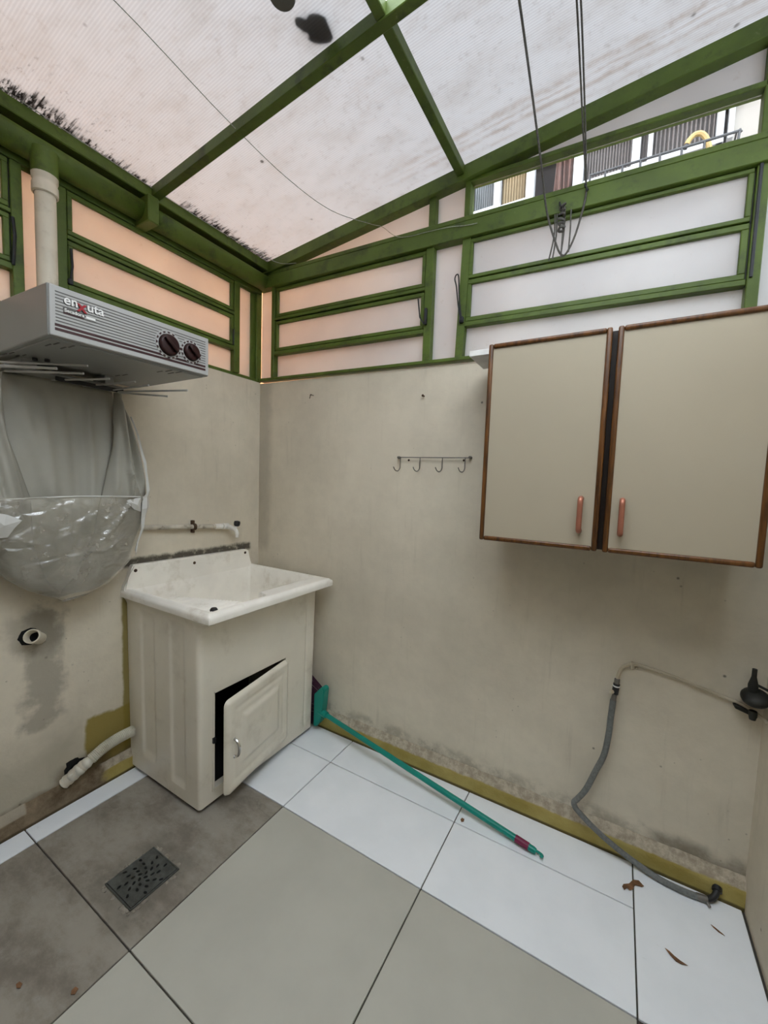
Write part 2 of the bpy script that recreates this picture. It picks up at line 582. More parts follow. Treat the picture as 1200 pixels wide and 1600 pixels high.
def tag(o, label, cat, group=None):
    o['label'] = label; o['category'] = cat
    if group:
        o['group'] = group
    return o


def thing(name, loc, label=None, cat=None, group=None, kind=None):
    o = bpy.data.objects.new(name, None)
    o.empty_display_size = .1
    COL.objects.link(o)
    o.location = loc
    ORG[o.name] = Vector(loc)
    if label:
        tag(o, label, cat, group)
    if kind:
        o['kind'] = kind
    return o


def base_at(o, loc):
    """move a single-mesh thing's origin to loc without moving the mesh"""
    o.data.transform(Matrix.Translation(-Vector(loc))); o.location = loc
    return o


def smooth_path(pts, k=6):
    P = [Vector(p) for p in pts]
    out = []
    for i in range(len(P) - 1):
        p0 = P[max(0, i - 1)]; p1 = P[i]; p2 = P[i + 1]; p3 = P[min(len(P) - 1, i + 2)]
        for j in range(k):
            t = j / k
            out.append(.5 * ((2 * p1) + (p2 - p0) * t + (2 * p0 - 5 * p1 + 4 * p2 - p3) * t * t + (3 * p1 - p0 - 3 * p2 + p3) * t ** 3))
    out.append(P[-1])
    return out


def sst(a, b, x):
    t = max(0, min(1, (x - a) / (b - a)))
    return t * t * (3 - 2 * t)


def interp(tab, x):
    if x <= tab[0][0]:
        return tab[0][1]
    for (a, b), (c, d) in zip(tab, tab[1:]):
        if x <= c:
            return b + (d - b) * (x - a) / (c - a)
    return tab[-1][1]


# ================================================================== SETTING
W = 2.21            # room width (x); back wall at y = 0, left wall at x = 0
YF = -2.75           # wall behind the camera
WT = 1.832          # height of the masonry under the glazing


def zb(z0, x):      # the back frame hangs a little lower on the right
    s = .022 + .010 * max(0, min(1, (z0 - 1.82) / .5))
    return z0 - s * x


def roof_z(x):      # underside of the roof sheet
    return 2.442 + .1 * x


# floor: grout bed + separate tiles
floor = obj('floor', G().box(-.1, W + .1, YF, .1, -.06, -.006), m_grout, kind='structure')
XJ = [.012, .107, .716, 1.320, 1.911, W - .006]
YJ = [-.024, -.204, -.506, -1.085, -1.69, -2.295, YF]
for i in range(len(XJ) - 1):
    for j in range(len(YJ) - 1):
        x0, x1, y1, y0 = XJ[i], XJ[i + 1], YJ[j], YJ[j + 1]
        if i == 0 and j in (0, 1):
            continue            # the strip by the left wall is one long cut tile here
        if i == 0 and j == 2:
            y1 = YJ[0]
        if i == 4 and j == 1:
            continue            # one large tile by the right wall
        if i == 4 and j == 0:
            y0 = YJ[2]
        if i in (0,) or (j < 2):
            m = m_white_tile
        elif i == 4:
            m = m_dark_tile
        elif i == 1:
            m = m_dirty_tile
        else:
            m = m_grey_tile
        e = .0021
        obj('tile', G().box(x0 + e, x1 - e, y0 + e, y1 - e, -.012, random.uniform(-.0006, .0004), .0012), m, floor)

# walls
wl = obj('wall_left', G().box(-.14, 0, YF, .0, -.06, WT), m_wall_left, kind='structure')
g = G(); g.box(-.14, W + .14, 0, .14, -.06, WT, f=lambda x, y, z: (x, y, z if z < 1 else 1.829 - .021 * max(0, x)))
wb = obj('wall_back', g, m_wall_back, kind='structure')
obj('wall_right', G().box(W, W + .14, YF, .0, -.06, 1.90), m_wall, kind='structure')
obj('wall_front', G().box(-.14, W + .14, YF - .14, YF, -.06, 2.7), m_wall_house, kind='structure')
obj('wall_left_upper', G().box(-.14, 0, YF, -1.80, WT, 2.42), m_wall, kind='structure')

# skirtings: ochre upstand with a ragged cement top
def skirting(name, pts, along, a0, a1, mat, n):
    g = G()
    def f(u, v):
        a = a0 + (a1 - a0) * u
        k = v * (len(pts) - 1); i = min(int(k), len(pts) - 2); t = k - i
        d = pts[i][0] + (pts[i + 1][0] - pts[i][0]) * t
        z = pts[i][1] + (pts[i + 1][1] - pts[i][1]) * t
        w = mnoise.noise(Vector((a * 9, z * 20, 3))) * .004 + mnoise.noise(Vector((a * 40, z * 30, 8))) * .0025
        if z > .01:
            z += w * (1.6 if v > .5 else .8); d += w * .5
        d = max(d, -.004)
        return (a, -d, z) if along == 'x' else (d, a, z)
    g.grid(n, (len(pts) - 1) * 2, f)
    return obj(name, g, mat, None, True, 'structure', angle=60)


skirting('baseboard_back', [(.024, -.008), (.023, .03), (.022, .056), (.010, .078), (0.001, .096)], 'x', 0, W, m_skirt_back, 160)
skirting('baseboard_left', [(.012, -.008), (.013, .03), (.014, .062), (.007, .082), (0.001, .092)], 'y', YF, 0, m_skirt_left, 220)

# ---------------------------------------------------------------- roof
ceiling = thing('ceiling', (0, 0, 2.44), kind='structure')
TH = .0026
def sheet(y0, y1, x0=-.10, x1=W + .14):
    g = G()
    g.box(x0, x1, y0, y1, 0, TH, f=lambda x, y, z: (x, y, z + roof_z(x)))
    return obj('roof_sheet', g, m_roof, ceiling)


sheet(-.632, .10)
sheet(YF, -.634, x1=1.158)       # unseen bay over the camera, right of the purlin, left open for more daylight
sheet(YF, -1.86, x0=1.160)


def rafter(y0, y1, h, name='rafter', mat=m_green, flange=0.0):
    g = G()
    g.box(.05, W, y0, y1, 0, h, .002, f=lambda x, y, z: (x, y, z - h + roof_z(x) - .001))
    if flange:
        g.box(.05, W, y0 + .001, y1, 0, flange, .002, f=lambda x, y, z: (x, y, z - h - flange + roof_z(x) - .0035))
    return obj(name, g, mat, ceiling)


rafter(-.650, -.618, .040, mat=m_green_dk)
rafter(-1.86, -1.82, .045)
rafter(-.036, .010, .056)
g = G(); g.box(1.142, 1.172, -.618, -.036, 0, .036, .002, f=lambda x, y, z: (x, y, z - .037 + roof_z(x)))
obj('purlin', g, m_green_dk, ceiling)
g = G(); g.box(1.142, 1.172, -1.82, -.650, 0, .036, .002, f=lambda x, y, z: (x, y, z - .037 + roof_z(x)))
obj('purlin', g, m_green_dk, ceiling)

# ---------------------------------------------------------------- trims
g = G(); g.box(-.05, .088, -1.80, .0, 2.402, 2.4465, .003)
obj('trim_1', g, m_green, kind='structure')                     # wall plate above the gutter
g = G(); g.box(-.05, -.004, -1.80, .0, 2.300, 2.395, .002); g.box(-.05, .012, -1.8, -.004, 2.305, 2.345, .002)
obj('trim_2', g, m_green_dk, kind='structure')                  # top rail of the left glazing
g = G(); g.box(-.06, -.012, -.062, -.02, WT, 2.31, .003); g.box(-.03, .004, -.032, .004, WT, 2.34, .002)
obj('trim_3', g, m_green, kind='structure')                     # corner post
g = G()
sh = lambda x, y, z: (x, y, zb(z, x))
g.box(.0, W, -.030, .03, 2.322, 2.384, .002, f=sh)
g.box(.0, W, -.024, .03, 2.388, 2.407, .002, f=sh)
obj('trim_4', g, m_green, kind='structure')                     # long beam across the back wall glazing
g = G(); g.box(-.05, .0, -1.8, .0, WT - .002, WT + .016, .002)
obj('trim_5', g, m_green, kind='structure')
g = G(); g.box(0.0, W, -.019, .03, 1.836, 1.850, .002, f=sh)
obj('trim_6', g, m_green, kind='structure')


# ---------------------------------------------------------------- glazing
def pane_back(par, poly, mat=m_pane, y=.012, name='pane'):
    """poly: (x, z0) corner list, z0 measured at x = 0 of the sagging frame"""
    g = G(); g.prism([(x, zb(z, x)) for x, z in poly], 1, y, y + .004)
    return obj(name, g, mat, par)


def bar_back(par, x0, x1, z0, z1, y0=-.018, y1=.03, name='frame_bar', mat=m_green, raw=None):
    g = G(); g.box(x0, x1, y0, y1, z0, z1, .002, f=sh)
    return obj(name, g, mat, par)


def sash_back(par, x0, x1, z0, z1, w=.016, y0=-.012, y1=.010):
    g = G()
    g.box(x0, x1, y0, y1, z1 - w, z1, .002, f=sh); g.box(x0, x1, y0, y1, z0, z0 + w, .002, f=sh)
    g.box(x0, x0 + w, y0, y1, z0 + w, z1 - w, .002, f=sh); g.box(x1 - w, x1, y0, y1, z0 + w, z1 - w, .002, f=sh)
    s = obj('sash', g, m_green, par)
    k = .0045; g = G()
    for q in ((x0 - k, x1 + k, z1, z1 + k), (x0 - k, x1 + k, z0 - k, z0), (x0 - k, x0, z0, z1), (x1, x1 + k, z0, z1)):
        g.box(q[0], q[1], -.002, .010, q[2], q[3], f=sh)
    obj('gap_shade', g, m_black, s)  # black strips paint the shadow line in the gap round the sash
    pane_back(s, [(x0 + w, z0 + w), (x1 - w, z0 + w), (x1 - w, z1 - w), (x0 + w, z1 - w)], y=0)
    return s


# back wall, left light: fixed strip by the corner, two hopper sashes, fixed bottom pane
w3 = thing('window_3', (.10, 0, 1.84), kind='structure')
pane_back(w3, [(-.004, 1.849), (.100, 1.849), (.100, 2.322), (-.004, 2.322)])
bar_back(w3, .100, .122, 1.849, 2.322)
bar_back(w3, 1.011, 1.046, 1.849, 2.322)
bar_back(w3, .122, 1.011, 1.968, 1.986)
bar_back(w3, .122, 1.011, 2.150, 2.164)
pane_back(w3, [(.122, 1.849), (1.011, 1.849), (1.011, 1.968), (.122, 1.968)])
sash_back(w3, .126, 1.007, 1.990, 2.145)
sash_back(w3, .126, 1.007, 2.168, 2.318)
# triangle over it and the small light beside
zr = lambda x: roof_z(x) - .05 + .032 * x       # (frame measure) just behind the rafter
pane_back(w3, [(.06, 2.407), (1.018, 2.407), (1.018, zr(1.018)), (.06, zr(.06))])
bar_back(w3, 1.016, 1.046, 2.407, zr(1.03))
# narrow fixed light between the two windows
w5 = thing('window_5', (1.10, 0, 1.84), kind='structure')
pane_back(w5, [(1.046, 1.849), (1.162, 1.849), (1.172, 2.322), (1.046, 2.322)])
pane_back(w5, [(1.046, 2.407), (1.172, 2.407), (1.172, zr(1.172)), (1.046, zr(1.046))])
g = G(); g.b.verts.ensure_lookup_table()
g.prism([(1.160, zb(1.849, 1.16)), (1.192, zb(1.849, 1.19)), (1.206, zb(2.322, 1.2)), (1.172, zb(2.322, 1.17))], 1, -.018, .03)
obj('frame_bar', g, m_green, w5)
bar_back(w5, 1.172, 1.194, 2.407, zr(1.18))
# back wall, right light
w4 = thing('window_4', (1.62, 0, 1.84), kind='structure')
pane_back(w4, [(1.19, 1.849), (2.064, 1.849), (2.064, 1.972), (1.19, 1.972)])
bar_back(w4, 1.192, 2.064, 1.972, 1.990)
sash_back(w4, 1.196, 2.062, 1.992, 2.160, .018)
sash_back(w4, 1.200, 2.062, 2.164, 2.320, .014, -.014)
pane_back(w4, [(1.192, 2.407), (2.072, 2.407), (2.072, 2.536), (1.192, 2.536)], m_clear)
bar_back(w4, 1.192, 2.075, 2.536, 2.552)
pane_back(w4, [(1.192, 2.552), (2.075, 2.552), (2.075, zr(2.075)), (1.192, zr(1.192))])
bar_back(w4, 2.066, 2.096, 1.84, zr(2.08))
pane_back(w4, [(2.096, 1.84), (W, 1.84), (W, zr(W)), (2.096, zr(2.096))])


def latch(par, x, z, loop, d=1):
    g = G()
    g.box(x - .009, x + .009, -.032, -.018, z - .02, z + .004, .003)
    a = smooth_path([(x, -.034, z - .012), (x - .012 * d, -.038, z + .05), (x - .022 * d, -.04, z + .12), (x - .030 * d, -.04, z + .150),
                     (x - .024 * d, -.04, z + .166), (x - .014 * d, -.04, z + .155), (x - .008 * d, -.038, z + .07), (x + .002, -.034, z)], 4)
    g.tube(a, .0028, 6)
    return obj('latch', g, m_iron, par, True)


latch(w4, 1.184, zb(2.005, 1.18), True)
g = G(); g.box(1.017, 1.029, -.03, -.016, zb(2.0, 1), zb(2.07, 1), .003); g.tube([(1.02, -.032, zb(2.0, 1)), (1.002, -.036, zb(2.03, 1)), (.99, -.036, zb(2.11, 1))], .003, 6)
obj('latch', g, m_iron, w3, True)
for xx in (2.070,):
    g = G(); g.box(xx, xx + .008, -.024, -.018, zb(1.99, 2), zb(2.32, 2), .001)
    obj('latch_rod', g, m_iron, w4)


# left wall glazing (plane x = 0)
def pane_left(par, y0, y1, z0, z1, x=-.016, mat=m_pane):
    return obj('pane', G().box(x - .004, x, y0, y1, z0, z1), mat, par)


def bar_left(par, y0, y1, z0, z1, x0=-.035, x1=.014):
    return obj('frame_bar', G().box(x0, x1, y0, y1, z0, z1, .002), m_green, par)


def sash_left(par, y0, y1, z0, z1, w=.016):
    g = G(); x0, x1 = -.014, .010
    g.box(x0, x1, y0, y1, z1 - w, z1, .002); g.box(x0, x1, y0, y1, z0, z0 + w, .002)
    g.box(x0, x1, y0, y0 + w, z0 + w, z1 - w, .002); g.box(x0, x1, y1 - w, y1, z0 + w, z1 - w, .002)
    s = obj('sash', g, m_green, par)
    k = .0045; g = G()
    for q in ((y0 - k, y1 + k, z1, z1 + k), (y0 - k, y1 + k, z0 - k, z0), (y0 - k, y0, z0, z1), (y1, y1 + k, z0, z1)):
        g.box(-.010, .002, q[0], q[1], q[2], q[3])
    obj('gap_shade', g, m_black, s)  # painted shadow in the sash gaps, as on the back wall
    pane_left(s, y0 + w, y1 - w, z0 + w, z1 - w, x=-.002)
    return s


w1 = thing('window_1', (0, -.55, 1.84), kind='structure')
pane_left(w1, -.152, -.062, 1.846, 2.302)
bar_left(w1, -.187, -.152, 1.846, 2.302)
bar_left(w1, -.943, -.912, 1.846, 2.302)
bar_left(w1, -.912, -.187, 1.956, 1.976)
bar_left(w1, -.912, -.187, 2.134, 2.148)
pane_left(w1, -.912, -.187, 1.846, 1.956)
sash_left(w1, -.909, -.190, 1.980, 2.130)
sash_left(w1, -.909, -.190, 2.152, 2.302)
g = G(); g.box(.006, .016, -.196, -.188, 1.98, 2.06, .002)
obj('latch', g, m_iron, w1)
g = G(); g.tube([(.016, -.905, 1.99), (.024, -.902, 2.04), (.020, -.904, 2.10)], .004, 6); g.box(.008, .024, -.915, -.899, 1.975, 1.995, .003)
obj('latch', g, m_iron, w1)
w2 = thing('window_2', (0, -1.4, 1.84), kind='structure')
pane_left(w2, -1.036, -.943, 1.846, 2.302)
bar_left(w2, -1.066, -1.036, 1.846, 2.302)
bar_left(w2, -1.70, -1.066, 1.956, 1.976)
bar_left(w2, -1.70, -1.066, 2.134, 2.148)
bar_left(w2, -1.74, -1.70, 1.846, 2.302)
pane_left(w2, -1.70, -1.066, 1.846, 1.956)
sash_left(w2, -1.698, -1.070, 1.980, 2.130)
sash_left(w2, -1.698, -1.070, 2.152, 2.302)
pane_left(w2, -1.80, -1.74, 1.846, 2.302)
g = G(); g.tube([(.018, -1.066, 1.97), (.026, -1.062, 2.06), (.018, -1.064, 2.12)], .005, 6)
obj('latch', g, m_iron, w2)

# unseen clerestory above the right wall, added to bring in side light
w6 = thing('added_clerestory', (W, -1.0, 1.9), kind='structure')
for yy in (-.04, -.70, -1.36, -2.02, -2.70):
    obj('frame_bar', G().box(W + .02, W + .06, yy - .02, yy + .02, 1.90, 2.66, .002), m_green, w6)
obj('frame_bar', G().box(W + .02, W + .06, -2.72, -.02, 1.90, 1.93, .002), m_green, w6)
obj('frame_bar', G().box(W + .02, W + .06, -2.72, -.02, 2.62, 2.665, .002), m_green, w6)
for a_, b_ in ((-.68, -.06), (-1.34, -.72), (-2.0, -1.38), (-2.68, -2.04)):
    obj('pane', G().box(W + .038, W + .042, a_, b_, 1.93, 2.62), m_pane, w6)

# ---------------------------------------------------------------- outside
obj('ground', G().box(-8, 12, -8, 12, -.2, -.07), m_conc, kind='structure')
obj('wall_outer_left', G().box(-.95, -.75, -6, 4.0, -.07, 3.9), m_peach, kind='structure')
obj('wall_outer_back', G().box(-.75, .92, .42, .62, -.07, 3.2), m_peach, kind='structure')

# ================================================================== NEIGHBOUR'S FACADE
FY = 2.2
ab = thing('apartment_building', (1.4, FY, -.07), 'pale neighbouring building with white sliding windows seen through the clear strip', 'building')
g = G()
g.box(-2, .36, FY, FY + .25, -.07, 6); g.box(2.30, 6, FY, FY + .25, -.07, 6)
g.box(.36, 2.30, FY, FY + .25, -.07, 3.80); g.box(.36, 2.30, FY, FY + .25, 5.0, 6)
g.box(-2, 6, FY + .9, FY + 1.0, -.07, 6)
obj('facade_wall', g, m_facade, ab)
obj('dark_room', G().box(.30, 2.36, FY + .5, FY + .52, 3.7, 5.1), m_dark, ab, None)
ZT, ZB = 5.0, 3.80


def fwin(name, frames, rails):
    g = G()
    for x0, x1, d in frames:
        g.box(x0, x1, FY - .02 + d, FY + .04 + d, ZB, ZT, .003)
    for x0, x1, z0, z1, d in rails:
        g.box(x0, x1, FY - .018 + d, FY + .038 + d, z0, z1, .002)
    return obj(name, g, m_alu, ab)


wA = fwin('window', [(.365, .395, 0), (.605, .662, 0), (.885, .955, .02), (1.27, 1.345, 0)],
          [(.365, .67, ZB, 3.868, 0), (.67, .955, ZB, 3.862, .02)])
wB = fwin('window', [(1.685, 1.742, .02), (1.790, 1.822, 0), (2.205, 2.247, 0), (2.268, 2.300, -.02)],
          [(1.345, 1.80, ZB, 3.845, .02), (1.80, 2.25, ZB, 3.845, 0)])


def blind(par, x0, x1, mat, n, dep=.02):
    """fluted glass / vertical slats: one joined corrugated sheet"""
    g = G()
    k = 8
    tot = n * k
    def f(u, v):
        ph = (u * n) % 1.0
        return (x0 + (x1 - x0) * u, FY + .05 + dep * (.5 + .5 * math.sin(2 * PI * ph)), ZB + (ZT - ZB) * v)
    g.grid(tot, 1, f)
    return obj('fluted_panel', g, mat, par, kind='stuff')


blind(wA, .395, .605, m_blind_blue, 10, .03)
blind(wA, .662, .885, m_blind_cream, 9, .03)
blind(wB, 1.345, 1.685, m_blind, 16, .035)
blind(wB, 1.742, 1.790, m_blind, 2, .035)
blind(wB, 1.822, 2.205, m_blind, 14, .045)
g = G()
g.grid(40, 10, lambda u, v: (1.105 + .155 * u + .02 * (v - .3) + .012 * math.sin(v * 4 + u * 5), FY + .10 + .025 * math.sin(u * 19 + v * 2.0), 3.815 + 1.2 * v + .035 * math.sin(u * 7 + 1)))
obj('curtain', g, m_curtain, ab, True, solid=.004)
g = G(); g.box(2.30, 2.36, FY - .09, FY, 4.05, 4.5, .004)
obj('shutter_box', g, m_dark, ab)
bal = G(); bal.box(1.30, 2.45, 1.86, FY, 3.30, 3.38)
obj('balcony_slab', bal, m_facade, ab)
rl = thing('balcony_railing', (1.85, 1.9, 3.38), 'low black iron balcony railing outside the clear window strip', 'railing')
g = G(); g.tube([(1.424, 1.9, 3.667), (2.30, 1.9, 3.650), (2.303, 1.9, 3.640)], .0085, 8); obj('top_rail', g, m_iron, rl, True)
for i, x in enumerate((1.428, 1.53, 1.640, 1.752, 1.868, 1.992, 2.115, 2.296)):
    g = G(); g.tube([(x - (.02 if x > 2.2 else 0), 1.9, 3.38), (x, 1.9, 3.66)], .0075, 6); obj('baluster', g, m_iron, rl, True)
g = G(); g.tube([(2.28, 1.9, 3.645), (2.29, FY - .0, 3.60)], .006, 6); obj('side_rail', g, m_iron, rl, True)

g = G()
g.lathe([(0, 0), (.05, 0), (.072, .03), (.075, .12), (.066, .22), (.045, .262), (.02, .277), (0, .28)], (2.03, 2.02, 3.38), n=20)
for v in g.b.verts:
    v.co += Vector((.25 * (v.co.x - 2.03), 0, .02 * mnoise.noise(v.co * 20)))
sk = obj('plastic_sack', g, m_sack, None, True)
tag(sk, 'small grey sack with white marks standing behind the balcony railing', 'sack')
base_at(sk, (2.03, 2.02, 3.38))
g = G(); g.tube(smooth_path([(2.165, 1.97, 3.38), (2.158, 1.97, 3.58), (2.140, 1.97, 3.690), (2.105, 1.97, 3.752), (2.065, 1.97, 3.764), (2.035, 1.97, 3.742), (2.022, 1.97, 3.715)], 5), .017, 8)
yh = thing('yellow_hose', (2.165, 1.97, 3.38), 'thick pale yellow bent hose arching above the balcony railing', 'hose')
obj('bent_tube', g, m_yellow, yh, True)
g = G(); g.tube([(2.024, 1.97, 3.722), (2.014, 1.97, 3.690)], .013, 8); obj('nozzle', g, m_black, yh, True)

# ================================================================== GUTTER, DOWNPIPE
gt = thing('gutter', (.062, -1.0, 2.32), 'long green half-round rain gutter under the roof edge on the left', 'gutter')
def gutter(y0, y1, dx):
    g = G()
    n = 14
    def f(u, v):
        a = PI * (1 + u)
        return (.041 + dx + .046 * math.cos(a), y0 + (y1 - y0) * v, 2.374 + .056 * math.sin(a))
    g.grid(n, 6, f)
    for yy in (y0, y1):
        vs = [g.b.verts.new((.041 + dx + .046 * math.cos(PI * (1 + k / n)), yy, 2.374 + .056 * math.sin(PI * (1 + k / n)))) for k in range(n + 1)]
        g.b.faces.new(vs)
    return obj('trough', g, m_green, gt, True, solid=.003)


gutter(-1.79, -.672, 0)
gutter(-.635, -.012, 0)
g = G(); g.box(-.003, .110, -.676, -.632, 2.300, 2.403, .004); obj('bracket', g, m_green, gt)
g = G(); g.lathe([(.037, 0), (.037, .06), (.04, .075)], (.068, -.993, 2.272), n=20); obj('outlet', g, m_green, gt, True)
dp = thing('downpipe', (.068, -.993, 1.82), 'stained cream downpipe running from the green gutter behind the dryer', 'pipe')
g = G(); g.lathe([(.029, 0), (.029, .42), (.029, .455)], (.068, -.993, 1.82), n=24); obj('pipe', g, m_pvc, dp, True)
g = G(); g.lathe([(.031, 0), (.036, .003), (.036, .03), (.0335, .034), (.0335, .044), (.036, .048), (.0365, .066), (.034, .068)], (.068, -.993, 2.212), n=24); obj('socket', g, m_pvc, dp, True)

# ================================================================== WALL DRYER
dr = thing('wall_dryer', (0, -.904, 1.65), 'grey wall-mounted clothes dryer hood with two maroon knobs, over a hanging vinyl bag', 'clothes dryer')
DX, DY0, DY1, DZ0, DZ1 = .468, -1.141, -.667, 1.653, 1.788
g = G()
g.box(.0, DX, DY0, DY1, DZ0, DZ1, .004, 2, f=lambda x, y, z: (x, y, z + (.020 * (1 - x / DX) if z > 1.7 else 0) + .012 * (y - DY0)))
obj('housing', g, m_dryer, dr)
tl = lambda x, y, z: (x, y, z + .012 * (y - DY0))
g = G(); g.box(DX, DX + .006, DY0 + .003, DY1 - .003, DZ0 + .002, DZ1 - .002, .003, 2, f=tl)
obj('front_panel', g, m_dryer_front, dr)
g = G(); g.box(.03, DX - .012, DY0 + .012, DY1 - .012, DZ0 - .004, DZ0 + .002, .002, f=tl)
obj('underside_panel', g, m_dryer, dr)
FX = DX + .006
k1 = (-.819, 1.724, .033); k2 = (-.739, 1.724, .028)
for i in range(10):
    z = 1.770 - .0083 * i
    # the printed lines break off round the two dials
    cuts = []
    for (yc, zc, r) in (k1, k2):
        R_ = r + .012
        dz = (z + .012 * (yc - DY0)) - zc - .002
        if abs(dz) < R_:
            h = math.sqrt(R_ * R_ - dz * dz); cuts.append((yc - h, yc + h))
    a = DY0 + .016
    for c0, c1 in cuts + [(DY1 - .016, None)]:
        if c0 - a > .006:
            g = G(); g.box(FX - .001, FX + .0007, a, c0, z - .0013, z + .0013, f=tl)
            obj('grille_line', g, m_groove, dr)
        if c1 is None:
            break
        a = c1
for z, hh in ((1.6845, .0034), (1.6735, .0034)):
    g = G(); g.box(FX - .001, FX + .0009, DY0 + .014, DY1 - .016, z - hh, z + hh, f=tl)
    obj('stripe', g, m_maroon, dr)
for (yc, zc, r) in (k1, k2):
    g = G(); g.lathe([(0, 0), (r + .010, 0), (r + .010, .0022), (r + .002, .003)], (FX, yc, zc), 'x', 36)
    dial = obj('dial_plate', g, m_dryer_front, dr, True)
    g = G()
    for k in range(16):
        a = 2 * PI * k / 16
        if .3 < (a % (2 * PI)) < 1.1:
            continue
        c, s = math.cos(a), math.sin(a)
        q = [(rr_, tt) for rr_, tt in ((r + .0045, -.0034), (r + .0045, .0034), (r + .0090, .0042), (r + .0090, -.0042))]
        vs0 = [(yc + c * rr_ - s * tt, zc + s * rr_ + c * tt) for rr_, tt in q]
        g.prism(vs0, 0, FX + .002, FX + .0034)
    obj('dial_marks', g, m_maroon, dial, kind='stuff')
    g = G(); g.lathe([(r, .002), (r, .010), (r * .93, .0135), (r * .80, .015), (0, .013)], (FX, yc, zc), 'x', 36)
    kn = obj('knob', g, m_maroon_knob, dr, True)
    ca, sa = math.cos(-.75), math.sin(-.75)
    g = G(); g.box(.012, .026, -r * .86, r * .86, -.0055, .0055, .003, 2, f=lambda x, y, z: (FX + x, yc + y * ca - z * sa, zc + y * sa + z * ca))
    obj('grip', g, m_maroon_knob, kn, True)


def lettering(text, size, y, z, mat, name, x, par, depth=.0008, shear=0.0):
    cu = bpy.data.curves.new('lettering', 'FONT')
    cu.body = text; cu.size = size; cu.extrude = depth; cu.shear = shear
    cu.offset = size * .018
    to = bpy.data.objects.new('lettering', cu)
    COL.objects.link(to)
    dg = bpy.context.evaluated_depsgraph_get()
    me = bpy.data.meshes.new_from_object(to.evaluated_get(dg))
    w = max(v.co.x for v in me.vertices)
    bpy.data.objects.remove(to)
    off = ORG[par.name]
    for v in me.vertices:
        v.co = Vector((x + v.co.z, y + v.co.x, z + v.co.y + .012 * v.co.x)) - off
    me.materials.clear(); me.materials.append(mat)
    o = bpy.data.objects.new(name, me)
    COL.objects.link(o); o.parent = par; ORG[o.name] = off
    return y + w


yl = DY0 + .034
zl = 1.7455
for dx, dz, mats in ((0.0006, -.0016, (m_logo_black,) * 3), (.0016, 0, (m_logo_white, m_logo_red, m_logo_white))):
    yq = yl + (-.001 if dz else 0)
    y1_ = lettering('en', .034, yq, zl + dz, mats[0], 'lettering', FX + dx, dr)
    y2_ = lettering('x', .044, y1_ - .001, zl + dz - .008, mats[1], 'lettering', FX + dx + .0006, dr)
    lettering('uta', .034, y2_ - .0005, zl + dz, mats[2], 'lettering', FX + dx, dr)
lettering('Secadora', .0125, yl + .001, 1.7245, m_logo_white, 'lettering', FX + .0022, dr)
g = G(); g.box(FX, FX + .0012, yl - .001, yl + .049, 1.7225, 1.7345, f=tl); obj('label_strip', g, m_groove, dr)
g = G(); g.box(FX, FX + .0014, yl - .001, yl + .046, 1.7185, 1.7222, f=tl); obj('label_strip', g, m_maroon, dr)
g = G(); g.box(FX, FX + .0013, yl + .046, yl + .077, 1.7188, 1.7218, f=tl); obj('label_strip', g, m_groove, dr)
g = G(); g.box(FX, FX + .0013, yl + .052, yl + .075, 1.7235, 1.7295, f=tl); obj('label_strip', g, m_logo_white, dr)
# slots in the underside
for (xa, xb, ya) in ((.366, .40, -1.110), (.404, .438, -1.105), (.376, .408, -1.078), (.412, .446, -1.073), (.12, .155, -1.131), (.16, .195, -1.127),
                     (.148, .172, -1.107), (.176, .20, -1.10), (.376, .408, -.800), (.414, .45, -.792), (.39, .424, -.770), (.43, .464, -.766), (.17, .20, -.834), (.205, .24, -.828)):
    g = G(); g.box(xa, xb, ya - .002, ya + .002, DZ0 - .0052, DZ0 - .0035, f=tl)
    obj('vent_slot', g, m_groove, dr)
# fold-out drying rods and their carrier
g = G(); g.box(.05, .150, -1.135, -.800, 1.612, 1.622, .002); g.box(.04, .16, -1.10, -1.06, 1.62, 1.655, .002); g.box(.06, .15, -.86, -.83, 1.62, 1.655, .002)
obj('rod_carrier', g, m_dryer, dr)
g = G(); g.box(.150, .156, -1.01, -.80, 1.598, 1.612, .001); obj('under_carrier_shade', g, m_black, dr)  # black strip standing in for the shaded gap below the rod carrier
for (p, q, r) in (((.12, -1.15, 1.612), (.318, -1.068, 1.603), .0042), ((.10, -1.12, 1.606), (.345, -1.010, 1.600), .0036), ((.14, -.835, 1.604), (.382, -.833, 1.600), .0035),
                  ((.15, -.82, 1.600), (.43, -.723, 1.602), .0036), ((.15, -.815, 1.598), (.277, -.703, 1.597), .0036), ((.10, -1.0, 1.606), (.33, -.93, 1.604), .0032),
                  ((.08, -.90, 1.61), (.36, -.865, 1.606), .0032), ((.13, -1.14, 1.625), (.35, -1.00, 1.625), .0032)):
    g = G(); g.tube([p, q], r, 8); obj('drying_rod', g, m_rod, dr, True)
for y in (-1.075, -1.052):
    g = G(); g.lathe([(0, 0), (.007, 0), (.007, .008), (0, .01)], (.19 + (y + 1.075), y, DZ0 - .014), n=10); obj('bolt', g, m_black, dr, True)

# hanging vinyl bag under the hood: sagging back sheet, folded side flaps, clear pocket
RIGHT = [(.842, -.99), (.850, -.90), (.870, -.842), (.91, -.80), (.955, -.762), (1.04, -.742), (1.10, -.722), (1.16, -.708), (1.225, -.705), (1.352, -.716), (1.51, -.756), (1.606, -.778)]
LEFT = [(.842, -1.00), (.862, -1.03), (.90, -1.09), (.95, -1.145), (1.04, -1.20), (1.16, -1.24), (1.225, -1.245), (1.352, -1.22), (1.51, -1.16), (1.615, -1.125)]


def bagx(y, z):
    t = (z - .842) / .77
    b = .115 + .045 * math.sin(min(1, max(0, t)) * PI) * (1 if t > 0 else 0)
    return b


